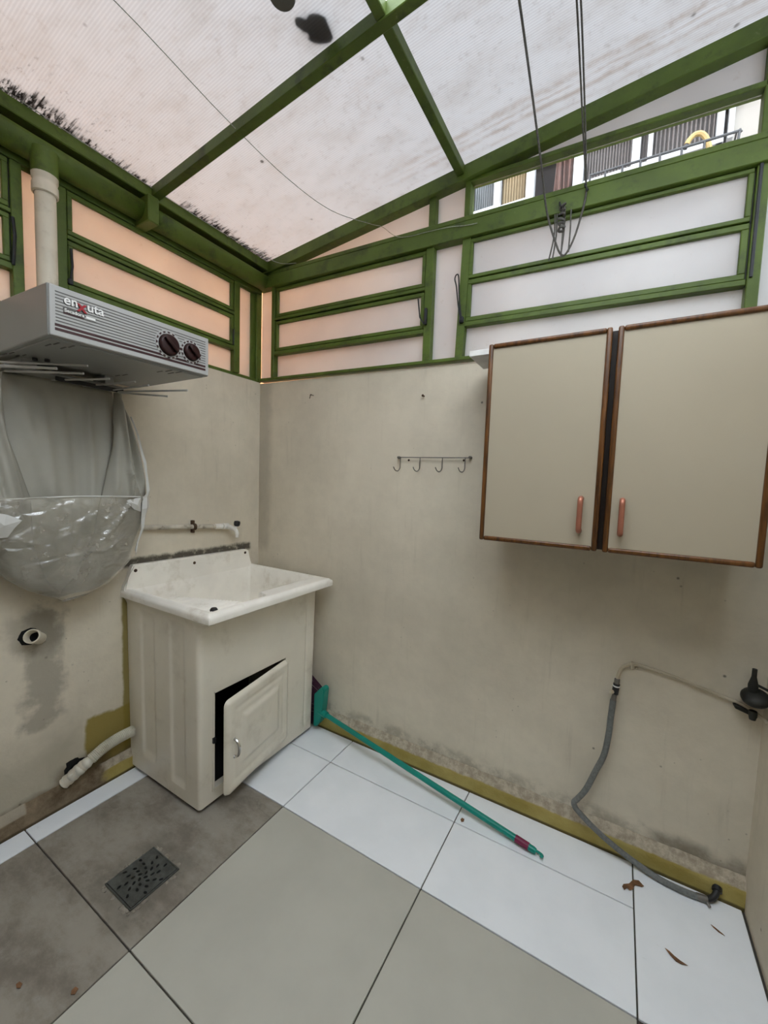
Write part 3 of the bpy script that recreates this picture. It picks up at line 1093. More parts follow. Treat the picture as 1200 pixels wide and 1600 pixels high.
def vsheet(name, zlo, zhi, yl_, yr_, xoff, mat, par, amp=.008, seed=0, nu=40, nv=44, folds=(), solid=.0012):
    g = G()
    def f(u, v):
        z = zlo + (zhi - zlo) * v
        a, b = yl_(z), yr_(z)
        y = a + (b - a) * u
        edge = 4 * u * (1 - u)
        x = bagx(y, z) - .028 * (1 - edge) ** 2 + xoff
        n = mnoise.noise(Vector((y * 9 + seed, z * 2.2, seed * 3.1))) * amp + mnoise.noise(Vector((y * 26 + seed, z * 6, 5 + seed))) * amp * .35
        for (y0, z0, y1, z1, w, h) in folds:
            d = Vector((y1 - y0, z1 - z0)); L = d.length; d /= L
            p = Vector((y - y0, z - z0)); tt = p.dot(d); s = p.x * d.y - p.y * d.x
            if -.01 < tt < L + .01:
                n += h * math.exp(-(s / w) ** 2) * sst(0, .04, tt) * (1 - sst(L - .03, L, tt) * .6)
        return (x + n, y, z)
    g.grid(nu, nv, f)
    return obj(name, g, mat, par, True, solid=solid, angle=70)


yr = lambda z: interp(RIGHT, z)
ylf = lambda z: interp(LEFT, z)
cover = vsheet('vinyl_cover', .846, 1.612, lambda z: ylf(z) + .01, lambda z: yr(z) - .012, -.042, m_vinyl, dr, .010, 1, 70, 60,
               folds=((-1.10, 1.60, -1.02, 1.20, .020, .012), (-1.03, 1.58, -1.00, 1.0, .016, .010), (-.95, 1.55, -.93, .95, .014, -.010), (-.89, 1.58, -.90, .95, .014, .012)))
cover['label'] = 'greyish white opaque vinyl sheet'
# right hand flap folded over the front
fr_l = [(.87, -.985), (.93, -.935), (1.05, -.905), (1.20, -.872), (1.40, -.828), (1.606, -.800)]
flap_r = vsheet('side_flap', .862, 1.606, lambda z: interp(fr_l, z), lambda z: yr(z) - .004, -.004, m_vinyl, cover, .005, 4, 44, 60,
                folds=((-.795, 1.60, -.775, 1.20, .007, .020), (-.785, 1.60, -.745, 1.24, .006, -.018), (-.78, 1.56, -.722, 1.24, .006, .016), (-.82, 1.50, -.83, 1.22, .012, .010), (-.80, 1.34, -.73, 1.18, .006, .014)))
fl_r = [(.865, -.985), (.92, -1.03), (1.05, -1.07), (1.20, -1.075), (1.40, -1.125), (1.60, -1.135)]
fl_l = lambda z: ylf(z) + .002
vsheet('side_flap', .862, 1.60, fl_l, lambda z: interp(fl_r, z), -.006, m_vinyl, cover, .004, 9, 30, 46,
       folds=((-1.165, 1.56, -1.10, 1.18, .008, .016), (-1.19, 1.50, -1.14, 1.20, .007, -.012)))
clear = vsheet('clear_pocket', .842, 1.212, lambda z: ylf(z) + .004, lambda z: yr(z) - .002, .014, m_plastic_film, cover, .010, 13, 70, 50,
               folds=((-.90, 1.03, -.78, 1.19, .006, .010), (-.86, 1.07, -.77, 1.20, .004, .008), (-.93, 1.10, -.80, 1.17, .005, .007), (-.94, 1.02, -.85, 1.01, .006, .010),
                      (-.86, 1.01, -.79, 1.08, .005, .008), (-1.14, 1.08, -1.05, 1.05, .005, .008), (-.98, 1.12, -.80, 1.14, .004, .006), (-1.02, 1.16, -.86, 1.15, .003, .005)), solid=0)
clear['label'] = 'crumpled see-through plastic pocket'
g = G()
g.tube(smooth_path([(bagx(-1.2, 1.2) - .01, -1.235, 1.20), (bagx(-1.0, 1.2) + .016, -1.0, 1.213), (bagx(-.85, 1.2) + .014, -.85, 1.212), (bagx(-.74, 1.2) + .002, -.735, 1.208)], 6), .0028, 6)
obj('hem', g, m_vinyl_lt, cover, True)


def scrap(pts, seed):
    """crumpled corner of white vinyl, faceted"""
    g = G()
    V = [g.b.verts.new(p) for p in pts]
    c = g.b.verts.new(sum((Vector(p) for p in pts), Vector()) / len(pts) + Vector((.014, 0, 0)))
    for i in range(len(V)):
        g.b.faces.new((V[i], V[(i + 1) % len(V)], c))
    return obj('crumpled_corner', g, m_vinyl_lt, cover, solid=.001)


# stiff turned-out edge along the right side of the bag, creased into facets
g = G()
prev = None
for i, z in enumerate((1.52, 1.45, 1.385, 1.345, 1.29, 1.235, 1.205, 1.165, 1.13, 1.085, 1.03, .985)):
    y = yr(z)
    x = bagx(y, z) - .018
    w = (.004, .007, .010, .016, .011, .017, .030, .034, .026, .014, .008, .004)[i]
    row = [g.b.verts.new((x + .016 + .006 * (i % 2), y - w, z - .006 * (i % 3))), g.b.verts.new((x + .026 - .008 * ((i + 1) % 2), y - w * .45, z)), g.b.verts.new((x + .006 * (i % 2), y + .002, z + .004 * (i % 3)))]
    if prev:
        for k in range(2):
            g.b.faces.new((prev[k], prev[k + 1], row[k + 1], row[k]))
    prev = row
obj('turned_edge', g, m_vinyl_lt, cover, solid=.0008)
scrap([(.160, -.800, 1.196), (.162, -.745, 1.208), (.158, -.744, 1.150), (.164, -.772, 1.160)], 2)
scrap([(.150, -1.20, 1.172), (.166, -1.148, 1.160), (.170, -1.112, 1.140), (.168, -1.130, 1.118), (.160, -1.146, 1.088), (.148, -1.20, 1.086)], 4)

# ================================================================== WASH TUB
tub = thing('laundry_tub', (.25, -.39, 0), 'cream fibreglass laundry tub in the corner, its cupboard door ajar', 'laundry tub')
BX, BY0, BY1 = .492, -.722, -.056
HY0, HY1, HZ0, HZ1 = -.655, -.262, .062, .468


def uniq(vals):
    return sorted(set(round(v, 5) for v in vals))


zs = uniq([.018, .024, .03] + [.03 + .0175 * i for i in range(41)] + [.735 + .005 * i for i in range(11)] + [HZ0, HZ1, HZ0 + .006, HZ1 - .006])


def inset_side(x, z):
    d = 0
    for a, b, z0, z1 in ((.105, .195, .10, .74), (.310, .395, .065, .74)):
        mx = sst(a - .008, a + .008, x) * (1 - sst(b - .008, b + .008, x))
        mz = sst(z0, z0 + .02, z) * (1 - sst(z1 - .02, z1, z))
        d = max(d, mx * mz)
    return -.0065 * d


def inset_front(y, z):
    d = math.exp(-((y + .125) / .006) ** 2) * sst(.05, .07, z) * (1 - sst(.66, .68, z))
    d = max(d, math.exp(-((z - .575 - .02 * y) / .006) ** 2) * sst(-.52, -.44, y) * (1 - sst(-.22, -.15, y)))
    return -.0045 * d


def flare(z):
    return -.010 * (1 - z / .78)


per = []            # perimeter samples: (x, y, nx, ny, face)
rc = .022
for x in uniq([.0, .05] + [.0065 * i for i in range(0, 73)]):
    per.append((min(x, BX - rc), BY0, 0, -1, 'L'))
for k in range(1, 6):
    a = -PI / 2 + PI / 2 * k / 6
    per.append((BX - rc + rc * math.cos(a), BY0 + rc + rc * math.sin(a), math.cos(a), math.sin(a), 'C'))
ys = uniq([BY0 + rc + .0115 * i for i in range(int((BY1 - BY0 - 2 * rc) / .0115) + 1)] + [BY1 - rc, HY0, HY1, -.131, -.125, -.119, -.135, -.115])
for y in ys:
    per.append((BX, y, 1, 0, 'F'))
for k in range(1, 6):
    a = PI / 2 * k / 6
    per.append((BX - rc + rc * math.cos(a), BY1 - rc + rc * math.sin(a), math.cos(a), math.sin(a), 'C'))
for i in range(0, 13):
    per.append((BX - rc - (BX - rc) * i / 12, BY1, 0, 1, 'R'))
g = G()
V = []
for (x, y, nx, ny, fc) in per:
    colv = []
    for z in zs:
        d = flare(z) + (.020 * abs(ny) + .072 * max(0, nx) ** 2) * sst(.735, .790, z) ** 1.6
        if ny > .5:
            d = min(d, .004)          # tight to the back wall
        if fc == 'L':
            d += inset_side(x, z)
        elif fc == 'F':
            d += inset_front(y, z)
        colv.append(g.b.verts.new((max(0.002, x + nx * d), y + ny * d, z)))
    V.append(colv)
for i in range(len(per) - 1):
    for j in range(len(zs) - 1):
        if per[i][4] == 'F' and per[i + 1][4] == 'F':
            ym = (per[i][1] + per[i + 1][1]) / 2; zm = (zs[j] + zs[j + 1]) / 2
            if HY0 < ym < HY1 and HZ0 < zm < HZ1:
                continue
        g.b.faces.new((V[i][j], V[i + 1][j], V[i + 1][j + 1], V[i][j + 1]))
body = obj('cabinet_body', g, m_tub, tub, True, angle=50)
# jamb of the cupboard opening
g = G()
for (y0, y1, z0, z1) in ((HY0 - .003, HY0 + .006, HZ0, HZ1), (HY1 - .006, HY1 + .003, HZ0, HZ1), (HY0, HY1, HZ1 - .006, HZ1 + .003), (HY0, HY1, HZ0 - .003, HZ0 + .010)):
    g.box(BX - .034, BX - .004, y0, y1, z0, z1)
obj('door_jamb', g, m_tub, tub)
g = G(); g.box(.01, .03, BY0 + .03, BY1 - .03, .02, .55); g.box(.01, BX - .04, BY0 + .02, BY1 - .02, .014, .020)
obj('cupboard_shade', g, m_black, tub)  # black sheets paint the shade inside the cupboard
for fx, fy in ((.06, -.68), (.43, -.68), (.06, -.10), (.43, -.10)):
    g = G(); g.lathe([(0, 0), (.018, 0), (.016, .016), (0, .016)], (fx, fy, 0), n=12); obj('foot', g, m_black, tub, True)
# top: rim, basin, washboard
RX, RY0, RY1, RZ = .582, -.745, -.050, .815


def top_h(x, y):
    dx0, dx1, dy0, dy1 = x - .030, 0, y + .712, -.086 - y
    xin = .546 if y < -.44 else .488
    xin = .546 + (.488 - .546) * sst(-.452, -.436, y)
    dx1 = xin - x
    e = min(dx0, dx1, dy0, dy1)
    rim = RZ - .010 * sst(.014, 0, min(RX - x, y - RY0, RY1 - y)) 
    if e <= 0:
        return rim - .006 * sst(-.008, 0, e)
    ins = sst(0, .012, e)
    bowl = .570 + .03 * sst(.10, 0, e)
    if x > .462:
        bowl = max(bowl, .738 + (x - .462) * .5)
    z = rim - .006 + (bowl - rim + .006) * ins
    wb_ = .738 + .062 * (x - .06) / .48 - .0 + .0035 * math.sin(2 * PI * x / .021)
    m = 1 - sst(-.526, -.514, y)
    zz = rim - .006 + (min(wb_, rim - .004) - rim + .006) * ins
    return zz * m + z * (1 - m)


def xg(u):
    return RX * u


g = G()
nx_, ny_ = 130, 150
Vt = g.grid(nx_, ny_, lambda u, v: (RX * u, RY0 + (RY1 - RY0) * v, top_h(RX * u, RY0 + (RY1 - RY0) * v)))
# outer lip
edge = [Vt[i][0] for i in range(nx_ + 1)] + [Vt[nx_][j] for j in range(1, ny_ + 1)] + [Vt[i][ny_] for i in range(nx_ - 1, -1, -1)]
prev = edge
for dz, dd in ((-.014, .0025), (-.030, .0015), (-.034, -.006), (-.034, -.030)):
    cur = []
    for v in edge:
        x, y = v.co.x, v.co.y
        ox = 1 if x > RX - 1e-4 else 0
        oy = -1 if y < RY0 + 1e-4 else (1 if y > RY1 - 1e-4 else 0)
        cur.append(g.b.verts.new((x + ox * dd, y + oy * dd * (1 if oy < 0 else .4), RZ - .006 + dz)))
    for k in range(len(edge) - 1):
        g.b.faces.new((prev[k], prev[k + 1], cur[k + 1], cur[k]))
    prev = cur
top = obj('basin', g, m_tub_in, tub, True, angle=48)
# backsplash with slanted left end and rounded right drop
prof = [(-.745, .800), (-.742, .822), (-.722, .862), (-.712, .902), (-.706, .911)] + [(-.118, .9035), (-.104, .901), (-.094, .893), (-.090, .88), (-.0885, .835), (-.082, .822), (-.070, .814), (-.070, .800)]
g = G(); g.prism(prof, 0, .002, .030)
es = [e for e in g.b.edges if abs(e.verts[0].co.x - .03) < 1e-5 and abs(e.verts[1].co.x - .03) < 1e-5]
bmesh.ops.bevel(g.b, geom=es, offset=.005, segments=2, affect='EDGES')
obj('backsplash', g, m_tub_in, tub, True, angle=35)
for y, z in ((-.699, .887), (-.425, .877), (-.120, .886)):
    g = G(); g.lathe([(0, .004), (.004, .004), (.0065, .002), (.0072, 0)], (.030, y, z), 'x', 12)
    obj('bolt', g, m_rust, tub, True)
g = G(); g.lathe([(0, .012), (.010, .011), (.014, .005), (.014, 0)], (.505, -.668, .797), n=14); obj('plug', g, m_black, tub, True)
# cupboard door, hinged on its right side, ajar
DW, DZA, DZB = .392, .072, .458
th = math.radians(8.0)
hx, hy = BX + .002, HY1 - .002


def door_pt(a, z, d):
    """a = distance from hinge, d = proud of the leaf"""
    return (hx + a * math.sin(th) + d * math.cos(th), hy - a * math.cos(th) + d * math.sin(th), z - .022 * a / DW * 0.6)


def door_d(a, z):
    m = min(a, DW - a, z - DZA, DZB - z)
    d = .014 * sst(0, .012, m) ** .5
    q = min(a - .075, DW - .075 - a, z - DZA - .09, DZB - .08 - z)
    d += .009 * sst(0, .022, q) - .003 * math.exp(-((min(a - .045, DW - .045 - a, z - DZA - .05, DZB - .05 - z)) / .008) ** 2)
    return d


def rnd(a, z):      # round the leaf's corners
    r = .022
    for ca, sa in ((r, -1), (DW - r, 1)):
        for cz, sz in ((DZA + r, -1), (DZB - r, 1)):
            if (a - ca) * sa > 0 and (z - cz) * sz > 0:
                v = Vector((a - ca, z - cz)); k = max(abs(v.x), abs(v.y))
                if v.length > 1e-9:
                    v = v.normalized() * k
                return ca + v.x, cz + v.y
    return a, z


g = G()
na = 56
Vd = g.grid(na, na, lambda u, v: door_pt(*rnd(DW * u, DZA + (DZB - DZA) * v), door_d(DW * u, DZA + (DZB - DZA) * v)))
ring = [Vd[i][0] for i in range(na)] + [Vd[na][j] for j in range(na)] + [Vd[i][na] for i in range(na, 0, -1)] + [Vd[0][j] for j in range(na, 0, -1)]
nb = Vector((math.cos(th), math.sin(th), 0)) * -.004
back = [g.b.verts.new(v.co + nb) for v in ring]
for k in range(len(ring)):
    g.b.faces.new((ring[k], ring[(k + 1) % len(ring)], back[(k + 1) % len(ring)], back[k]))
g.b.faces.new(back)
door = obj('cupboard_door', g, m_tub, tub, True, angle=45)
g = G()
hz = .255
pts = [door_pt(DW - .040, hz + dz, d) for dz, d in ((.036, .010), (.034, .020), (.022, .032), (0, .037), (-.022, .032), (-.034, .020), (-.036, .010))]
g.tube(smooth_path(pts, 4), [.0042 + .002 * math.sin(PI * k / 24) for k in range(25)], 8)
for dz in (.036, -.036):
    p = door_pt(DW - .040, hz + dz, .012)
    g.lathe([(0, .005), (.006, .004), (.0075, 0)], p, (Vector((math.cos(th), math.sin(th), 0)), Vector((0, 0, 1)), Vector((-math.sin(th), math.cos(th), 0))), 12)
obj('handle', g, m_chrome, door, True)
g = G(); g.box(BX - .012, BX + .002, HY0 - .004, HY0 + .008, .262, .285, .001); obj('catch', g, m_black, tub)

# ================================================================== WATER PIPE, TAP, STUBS
wp = thing('water_pipe', (.02, -.60, 1.05), 'paint-spattered water pipe with rusty clamp on the wall above the tub', 'pipe')
g = G(); g.tube([(.020, -1.16, 1.100), (.020, -.235, 1.040)], .0115, 12); obj('pipe', g, m_pvc_dirty, wp, True)
g = G(); g.tube([(.020, -.305, 1.0445), (.020, -.262, 1.042)], .0135, 12); g.tube([(.02, -.258, 1.0415), (.02, -.226, 1.0395)], .0165, 12); obj('coupling', g, m_white_pl, wp, True)
g = G()
g.tube([(.020, -.428, 1.0525), (.020, -.414, 1.0515)], .0165, 12)
g.box(0, .02, -.427, -.415, 1.062, 1.083, .002); g.box(0, .02, -.427, -.415, 1.022, 1.04, .002)
obj('clamp', g, m_rust, wp, True)
tp = thing('tap', (.03, -.23, 1.04), 'white plastic tap with black knob over the laundry tub', 'tap')
g = G()
g.tube(smooth_path([(.006, -.232, 1.040), (.040, -.230, 1.037), (.068, -.228, 1.032), (.084, -.227, 1.024), (.092, -.226, 1.007), (.092, -.226, .988)], 5), [.0125] * 10 + [.010] * 12 + [.0085] * 4, 12)
obj('spout', g, m_white_pl, tp, True)
g = G(); g.tube([(.078, -.226, 1.03), (.081, -.221, 1.046)], .006, 8); obj('stem', g, m_white_pl, tp, True)
ax = Vector((.05, .12, 1)).normalized(); b1 = ax.orthogonal().normalized(); b2 = ax.cross(b1)
g = G(); g.lathe([(0, 0), (.009, 0), (.015, .006), (.0165, .018), (.014, .027), (0, .030)], (.081, -.220, 1.044), (ax, b1, b2), 14); obj('knob', g, m_black, tp, True)
st = thing('pipe_stub', (0, -1.05, .70), 'short open plastic waste pipe sticking out of the wall under the bag', 'pipe')
ax = Vector((.62, -.52, .42)).normalized(); b1 = ax.orthogonal().normalized(); b2 = ax.cross(b1)
g = G(); g.lathe([(.021, -.03), (.021, .018), (.0245, .019), (.0245, .036), (.0215, .037), (.0195, .034), (.0195, -.02), (0, -.02)], (.014, -1.036, .700), (ax, b1, b2), 22); obj('pipe', g, m_pvc, st, True)
g = G(); g.lathe([(0, -.019), (.0193, -.019), (.0193, -.012), (0, -.010)], (.014, -1.036, .700), (ax, b1, b2), 16); obj('dark_bore', g, m_pit, st)
g = G(); g.lathe([(0, .0006), (.030, .0006), (.031, -.001)], (.0, -1.052, .705), 'x', 14)
for v in g.b.verts:
    v.co += Vector((0, mnoise.noise(v.co * 60) * .008, mnoise.noise(v.co * 60 + Vector((9, 0, 0))) * .008))
obj('broken_edge', g, m_pit, st)

ch = thing('drain_hose', (.03, -.85, .15), 'white corrugated drain hose from the wall hole to the laundry tub', 'hose')
path = smooth_path([(.004, -.955, .098), (.03, -.925, .128), (.042, -.885, .158), (.045, -.835, .182), (.045, -.78, .192), (.045, -.7235, .192)], 22)
rad = []
for k in range(len(path)):
    t = k / (len(path) - 1)
    rad.append((.0200 + (.0028 if (k % 2) else -.0006)) if t > .40 else (.0200 + .0022 * math.sin(k * .55)))
g = G(); g.tube(path, rad, 12); obj('corrugated_tube', g, m_corr, ch, True)
g = G(); g.tube(smooth_path([(.002, -.965, .088), (.016, -.942, .110), (.030, -.915, .136), (.038, -.893, .150)], 4), [.014, .023, .020, .0235, .020, .024, .0215, .0235, .021, .0235, .0215, .022, .0205], 10); obj('rag_wrap', g, m_pvc, ch, True)
g = G(); g.lathe([(0, .0008), (.034, .0008), (.036, -.001)], (.0, -.925, .135), 'x', 16)
for v in g.b.verts:
    v.co += Vector((0, mnoise.noise(v.co * 40) * .014, mnoise.noise(v.co * 40 + Vector((9, 0, 0))) * .014))
obj('wall_hole', g, m_pit, ch)

# ================================================================== FLOOR GRATE
fd = thing('floor_drain', (.54, -.955, .0), 'square dull metal floor drain grate with rough cement edge', 'drain')
gx0, gx1, gy0, gy1 = .468, .617, -1.033, -.878
obj('pit_shade', G().box(gx0 + .004, gx1 - .004, gy0 + .004, gy1 - .004, .0004, .0014), m_pit, fd)  # black plate on the tile, painted as the pit's shade under the grate
b = bmesh.new()
def loop(pts):
    vs = [b.verts.new((x, y, .0052)) for x, y in pts]
    return [b.edges.new((vs[i], vs[(i + 1) % len(vs)])) for i in range(len(vs))]
ed = loop([(gx0 + .006, gy0 + .006), (gx1 - .006, gy0 + .006), (gx1 - .006, gy1 - .006), (gx0 + .006, gy1 - .006)])
cx_, cy_ = (gx0 + gx1) / 2, (gy0 + gy1) / 2
holes = []
for R_, n_, o_ in ((.012, 4, .2), (.028, 8, .0), (.045, 11, .3), (.061, 8, PI / 8)):
    for k in range(n_):
        a = 2 * PI * k / n_ + o_
        rr_ = R_ * (1 if R_ < .06 else 1.06)
        holes.append((cx_ + rr_ * math.cos(a), cy_ + rr_ * math.sin(a), a))
for hx_, hy_, a in holes:
    L_, w_ = .0072, .0043
    ed += loop([(hx_ + L_ * math.cos(q) * math.cos(a + .6) - w_ * math.sin(q) * math.sin(a + .6), hy_ + L_ * math.cos(q) * math.sin(a + .6) + w_ * math.sin(q) * math.cos(a + .6)) for q in [2 * PI * k / 8 for k in range(8)]])
bmesh.ops.triangle_fill(b, edges=ed, use_beauty=True)
r = bmesh.ops.extrude_face_region(b, geom=list(b.faces))
for v in [q for q in r['geom'] if isinstance(q, bmesh.types.BMVert)]:
    v.co.z -= .0030
obj('grate', b, m_grate, fd)
g = G()
for (x0, x1, y0, y1) in ((gx0, gx1, gy0, gy0 + .0045), (gx0, gx1, gy1 - .0045, gy1), (gx0, gx0 + .0045, gy0, gy1), (gx1 - .0045, gx1, gy0, gy1)):
    g.box(x0, x1, y0, y1, .0005, .0045, .0008)
obj('rim', g, m_grate, fd)
g = G()
for k in range(46):
    s_ = k % 4; t = random.random()
    x, y = [(gx0 + t * .15, gy0 - .006), (gx0 + t * .15, gy1 + .006), (gx0 - .006, gy0 + t * .155), (gx1 + .006, gy0 + t * .155)][s_]
    x += random.uniform(-.004, .004); y += random.uniform(-.004, .004)
    g.lathe([(random.uniform(.004, .009), 0), (random.uniform(.003, .005), .002), (0, .0028)], (x, y, .0003), n=6)
obj('cement_edge', g, m_cement, fd, kind='stuff')

# ================================================================== WALL CABINET
cb = thing('wall_cabinet', (1.74, 0, 1.12), 'cream two-door wall cabinet with brown wooden edges on the back wall', 'cabinet')
CX0, CX1, CZ0, CZ1, CY = 1.388, 2.101, 1.119, 1.756, -.278
g = G(); g.box(CX0, CX1, CY, -.001, CZ0 + .004, CZ1 - .004, .001); obj('carcass', g, m_wood_dk, cb)


def cab_door(x0, x1, hx_):
    g = G(); g.box(x0 + .010, x1 - .010, CY - .020, CY - .001, CZ0 + .010, CZ1 - .010)
    d = obj('door', g, m_cab, cb)
    e = .0145
    def edge(a, b, c, dd):
        g = G(); g.box(a, b, CY - .0265, CY - .001, c, dd, .005, 3); return g
    for a, b, c, dd in ((x0, x0 + e, CZ0, CZ1), (x1 - e, x1, CZ0, CZ1), (x0 + e, x1 - e, CZ1 - e, CZ1), (x0 + e, x1 - e, CZ0, CZ0 + e)):
        obj('edge_bead', edge(a, b, c, dd), m_wood, d, True, angle=50)
    g = G()
    p = smooth_path([(hx_, CY - .018, 1.272), (hx_, CY - .040, 1.272), (hx_, CY - .050, 1.262), (hx_, CY - .050, 1.225), (hx_, CY - .050, 1.187), (hx_, CY - .040, 1.177), (hx_, CY - .018, 1.177)], 5)
    g.tube(p, .0076, 10); obj('handle', g, m_copper, d, True)


cab_door(CX0, 1.7375, 1.688)
cab_door(1.7515, CX1, 1.793)
sb = obj('white_board', G().box(1.292, 1.72, -.215, -.045, CZ1 - .002, CZ1 + .017, .001), m_board)
base_at(sb, (1.5, -.13, CZ1)); tag(sb, 'white board lying on top of the wall cabinet, one end jutting out', 'board')

# ================================================================== HOOK RAIL, NAILS
hr = thing('hook_rail', (1.08, 0, 1.413), 'thin steel rail with four small hooks on the back wall', 'hook rail')
g = G(); g.tube([(.909, -.014, 1.414), (1.247, -.014, 1.411)], .0022, 8); obj('rail', g, m_steel_hook, hr, True)
for x in (.912, 1.245):
    g = G(); g.lathe([(0, .010), (.005, .009), (.0065, .003), (.006, -.012)], (x, -.010, 1.413), (Vector((0, -1, 0)), Vector((1, 0, 0)), Vector((0, 0, 1))), 12); obj('end_knob', g, m_steel_hook, hr, True)
for x in (.922, 1.020, 1.125, 1.226):
    g = G(); g.tube(smooth_path([(x, -.014, 1.414), (x, -.016, 1.385), (x, -.018, 1.364), (x - .006, -.026, 1.352), (x - .014, -.036, 1.356), (x - .019, -.042, 1.370)], 4), .0022, 6); obj('hook', g, m_steel_hook, hr, True)
for x in (.957, 1.215):
    g = G(); g.lathe([(0, .003), (.0035, .002), (.005, -.001)], (x, -.001, 1.402), (Vector((0, -1, 0)), Vector((1, 0, 0)), Vector((0, 0, 1))), 10); obj('screw', g, m_rust, hr, True)


def nail(x, z, mat, label, bent=False, r=.0035):
    n = thing('wall_nail', (x, 0, z), label, 'nail')
    g = G()
    if bent:
        g.tube([(x, .004, z), (x, -.022, z + .001), (x - .003, -.026, z - .02)], .002, 6)
        g.tube([(x - .02, -.006, z + .002), (x, -.010, z)], .0014, 6)
    else:
        g.tube([(x, .004, z), (x, -.012, z)], r, 8); g.lathe([(r * 1.6, .0), (r * 1.6, .003), (0, .0035)], (x, -.012, z), (Vector((0, -1, 0)), Vector((1, 0, 0)), Vector((0, 0, 1))), 10)
    obj('shank', g, mat, n, True)


nail(1.020, 1.680, m_rust, 'rusty screw in the back wall above the hook rail')
nail(.392, 1.732, m_rust, 'small bent nail on the back wall near the left corner', True)

# ================================================================== BROOM
br = thing('broom', (.60, -.06, 0), 'teal broom lying along the back wall, its head behind the tub', 'broom')
A = Vector((.560, -.060, .108)); B_ = Vector((1.622, -.181, .0135))
g = G(); g.tube([A, A.lerp(B_, .5) + Vector((0, 0, -.001)), B_.lerp(A, .042)], .0115, 14); obj('handle', g, m_teal, br, True)
d = (B_ - A).normalized()
g = G(); g.tube([B_.lerp(A, .075), B_.lerp(A, .030)], .0128, 14); obj('grip_band', g, m_plum, br, True)
g = G(); up = Vector((0, -1, .2)).normalized()
e0 = B_.lerp(A, .03)
g.tube([e0, e0 + d * .018, e0 + d * .026], [.0115, .0115, .009], 12)
g.tube(smooth_path([e0 + d * .026 - up * .004, e0 + d * .040 - up * .004, e0 + d * .048 + up * .000, e0 + d * .046 + up * .007, e0 + d * .040 + up * .008], 4), .0045, 8)
obj('hanging_hook', g, m_teal, br, True)
g = G()
prof = [(.500, .030), (.515, .028), (.540, .060), (.552, .100), (.556, .150), (.566, .235), (.560, .246), (.545, .248), (.516, .215), (.500, .200)]
g.prism([(x, z) for x, z in prof], 1, -.074, -.030)
es = list(g.b.edges); bmesh.ops.bevel(g.b, geom=es, offset=.004, segments=2, affect='EDGES')
obj('head', g, m_teal, br, True, angle=35)
g = G(); g.tube([A - d * .03, A + d * .018], [.019, .0155], 14); obj('socket', g, m_teal, br, True)
g = G()
for k in range(260):
    y = -.080 + .044 * random.random(); z = .045 + .20 * random.random()
    p = Vector((.512 + .03 * random.random() * sst(.2, .25, z), y, z))
    q = p + Vector((-.075 + random.uniform(-.015, .01), random.uniform(-.01, .014), (z - .13) * .45 + random.uniform(-.01, .012)))
    q.y = max(-.054, min(-.008, q.y)) if q.x < .5 else q.y
    p.y = max(-.083, min(-.034, p.y))
    if p.x < .5:
        p.y = max(p.y, -.052)
    p.y = max(p.y, -.054)
    g.tube([p, q], .0016, 4)
obj('bristles', g, m_bristle, br, kind='stuff')

# ================================================================== GAS LINE
gp = thing('gas_pipe', (2.0, -.012, .67), 'thin tan gas pipe looping across the back wall to the regulator', 'pipe')
g = G(); g.tube(smooth_path([(W - .002, -.05, .625), (2.195, -.03, .634), (2.155, -.012, .650), (2.08, -.010, .667), (1.975, -.010, .690), (1.90, -.010, .7005), (1.862, -.010, .699), (1.835, -.012, .682), (1.824, -.018, .655), (1.822, -.022, .640)], 6), .0052, 8); obj('pipe', g, m_gas, gp, True)
g = G(); g.box(1.858, 1.868, -.017, 0, .682, .706, .002); g.lathe([(0, .004), (.004, .003), (.005, 0)], (1.876, -.001, .686), (Vector((0, -1, 0)), Vector((1, 0, 0)), Vector((0, 0, 1))), 8); obj('clip', g, m_gas, gp, True)
g = G(); g.tube([(1.8215, -.024, .642), (1.8205, -.026, .622)], .0085, 6); obj('nut', g, m_steel_hook, gp)
gh = thing('gas_hose', (1.80, -.03, .35), 'kinked grey braided hose hanging from a valve and lying along the wall', 'hose')
g = G(); g.tube([(1.821, -.026, .625), (1.8175, -.028, .588)], .0105, 10); obj('valve', g, m_black, gh, True)
g = G(); g.tube([(1.8205, -.027, .619), (1.8203, -.027, .615)], .0112, 10); obj('collar', g, m_logo_white, gh, True)
g = G(); g.lathe([(0, .012), (.006, .011), (.007, 0)], (1.810, -.034, .596), (Vector((-.5, -.85, 0)), Vector((.85, -.5, 0)), Vector((0, 0, 1))), 10); obj('valve_knob', g, m_gas, gh, True)
g = G(); g.tube([(1.8175, -.028, .590), (1.814, -.03, .560)], [.007, .0095], 10); obj('ferrule', g, m_steel_hook, gh, True)
pth = smooth_path([(1.8145, -.030, .566), (1.811, -.031, .50), (1.809, -.032, .44), (1.800, -.033, .36), (1.778, -.034, .29), (1.752, -.036, .21), (1.728, -.040, .166), (1.7175, -.043, .150), (1.720, -.046, .137),
                  (1.735, -.048, .122), (1.785, -.050, .088), (1.842, -.048, .055), (1.905, -.045, .026), (1.985, -.058, .0112), (2.055, -.064, .0108), (2.108, -.058, .0110)], 5)
g = G(); g.tube(pth, .0098, 10); obj('tube', g, m_hose, gh, True)
g = G(); g.tube([(2.085, -.061, .011), (2.112, -.057, .0115)], .0106, 10)
g.tube([(2.108, -.060, .014), (2.116, -.078, .008)], .004, 6); obj('clamp', g, m_steel_hook, gh, True)
g = G(); g.tube(smooth_path([(2.110, -.057, .0125), (2.125, -.048, .016), (2.136, -.036, .026), (2.140, -.026, .034)], 3), .0090, 10)
g.tube([(2.139, -.030, .031), (2.141, -.018, .037)], .0135, 12); obj('end_fitting', g, m_black, gh, True)
rg = thing('gas_regulator', (2.172, -.06, .69), 'dark round gas regulator in the right corner, partly out of frame', 'regulator')
g = G()
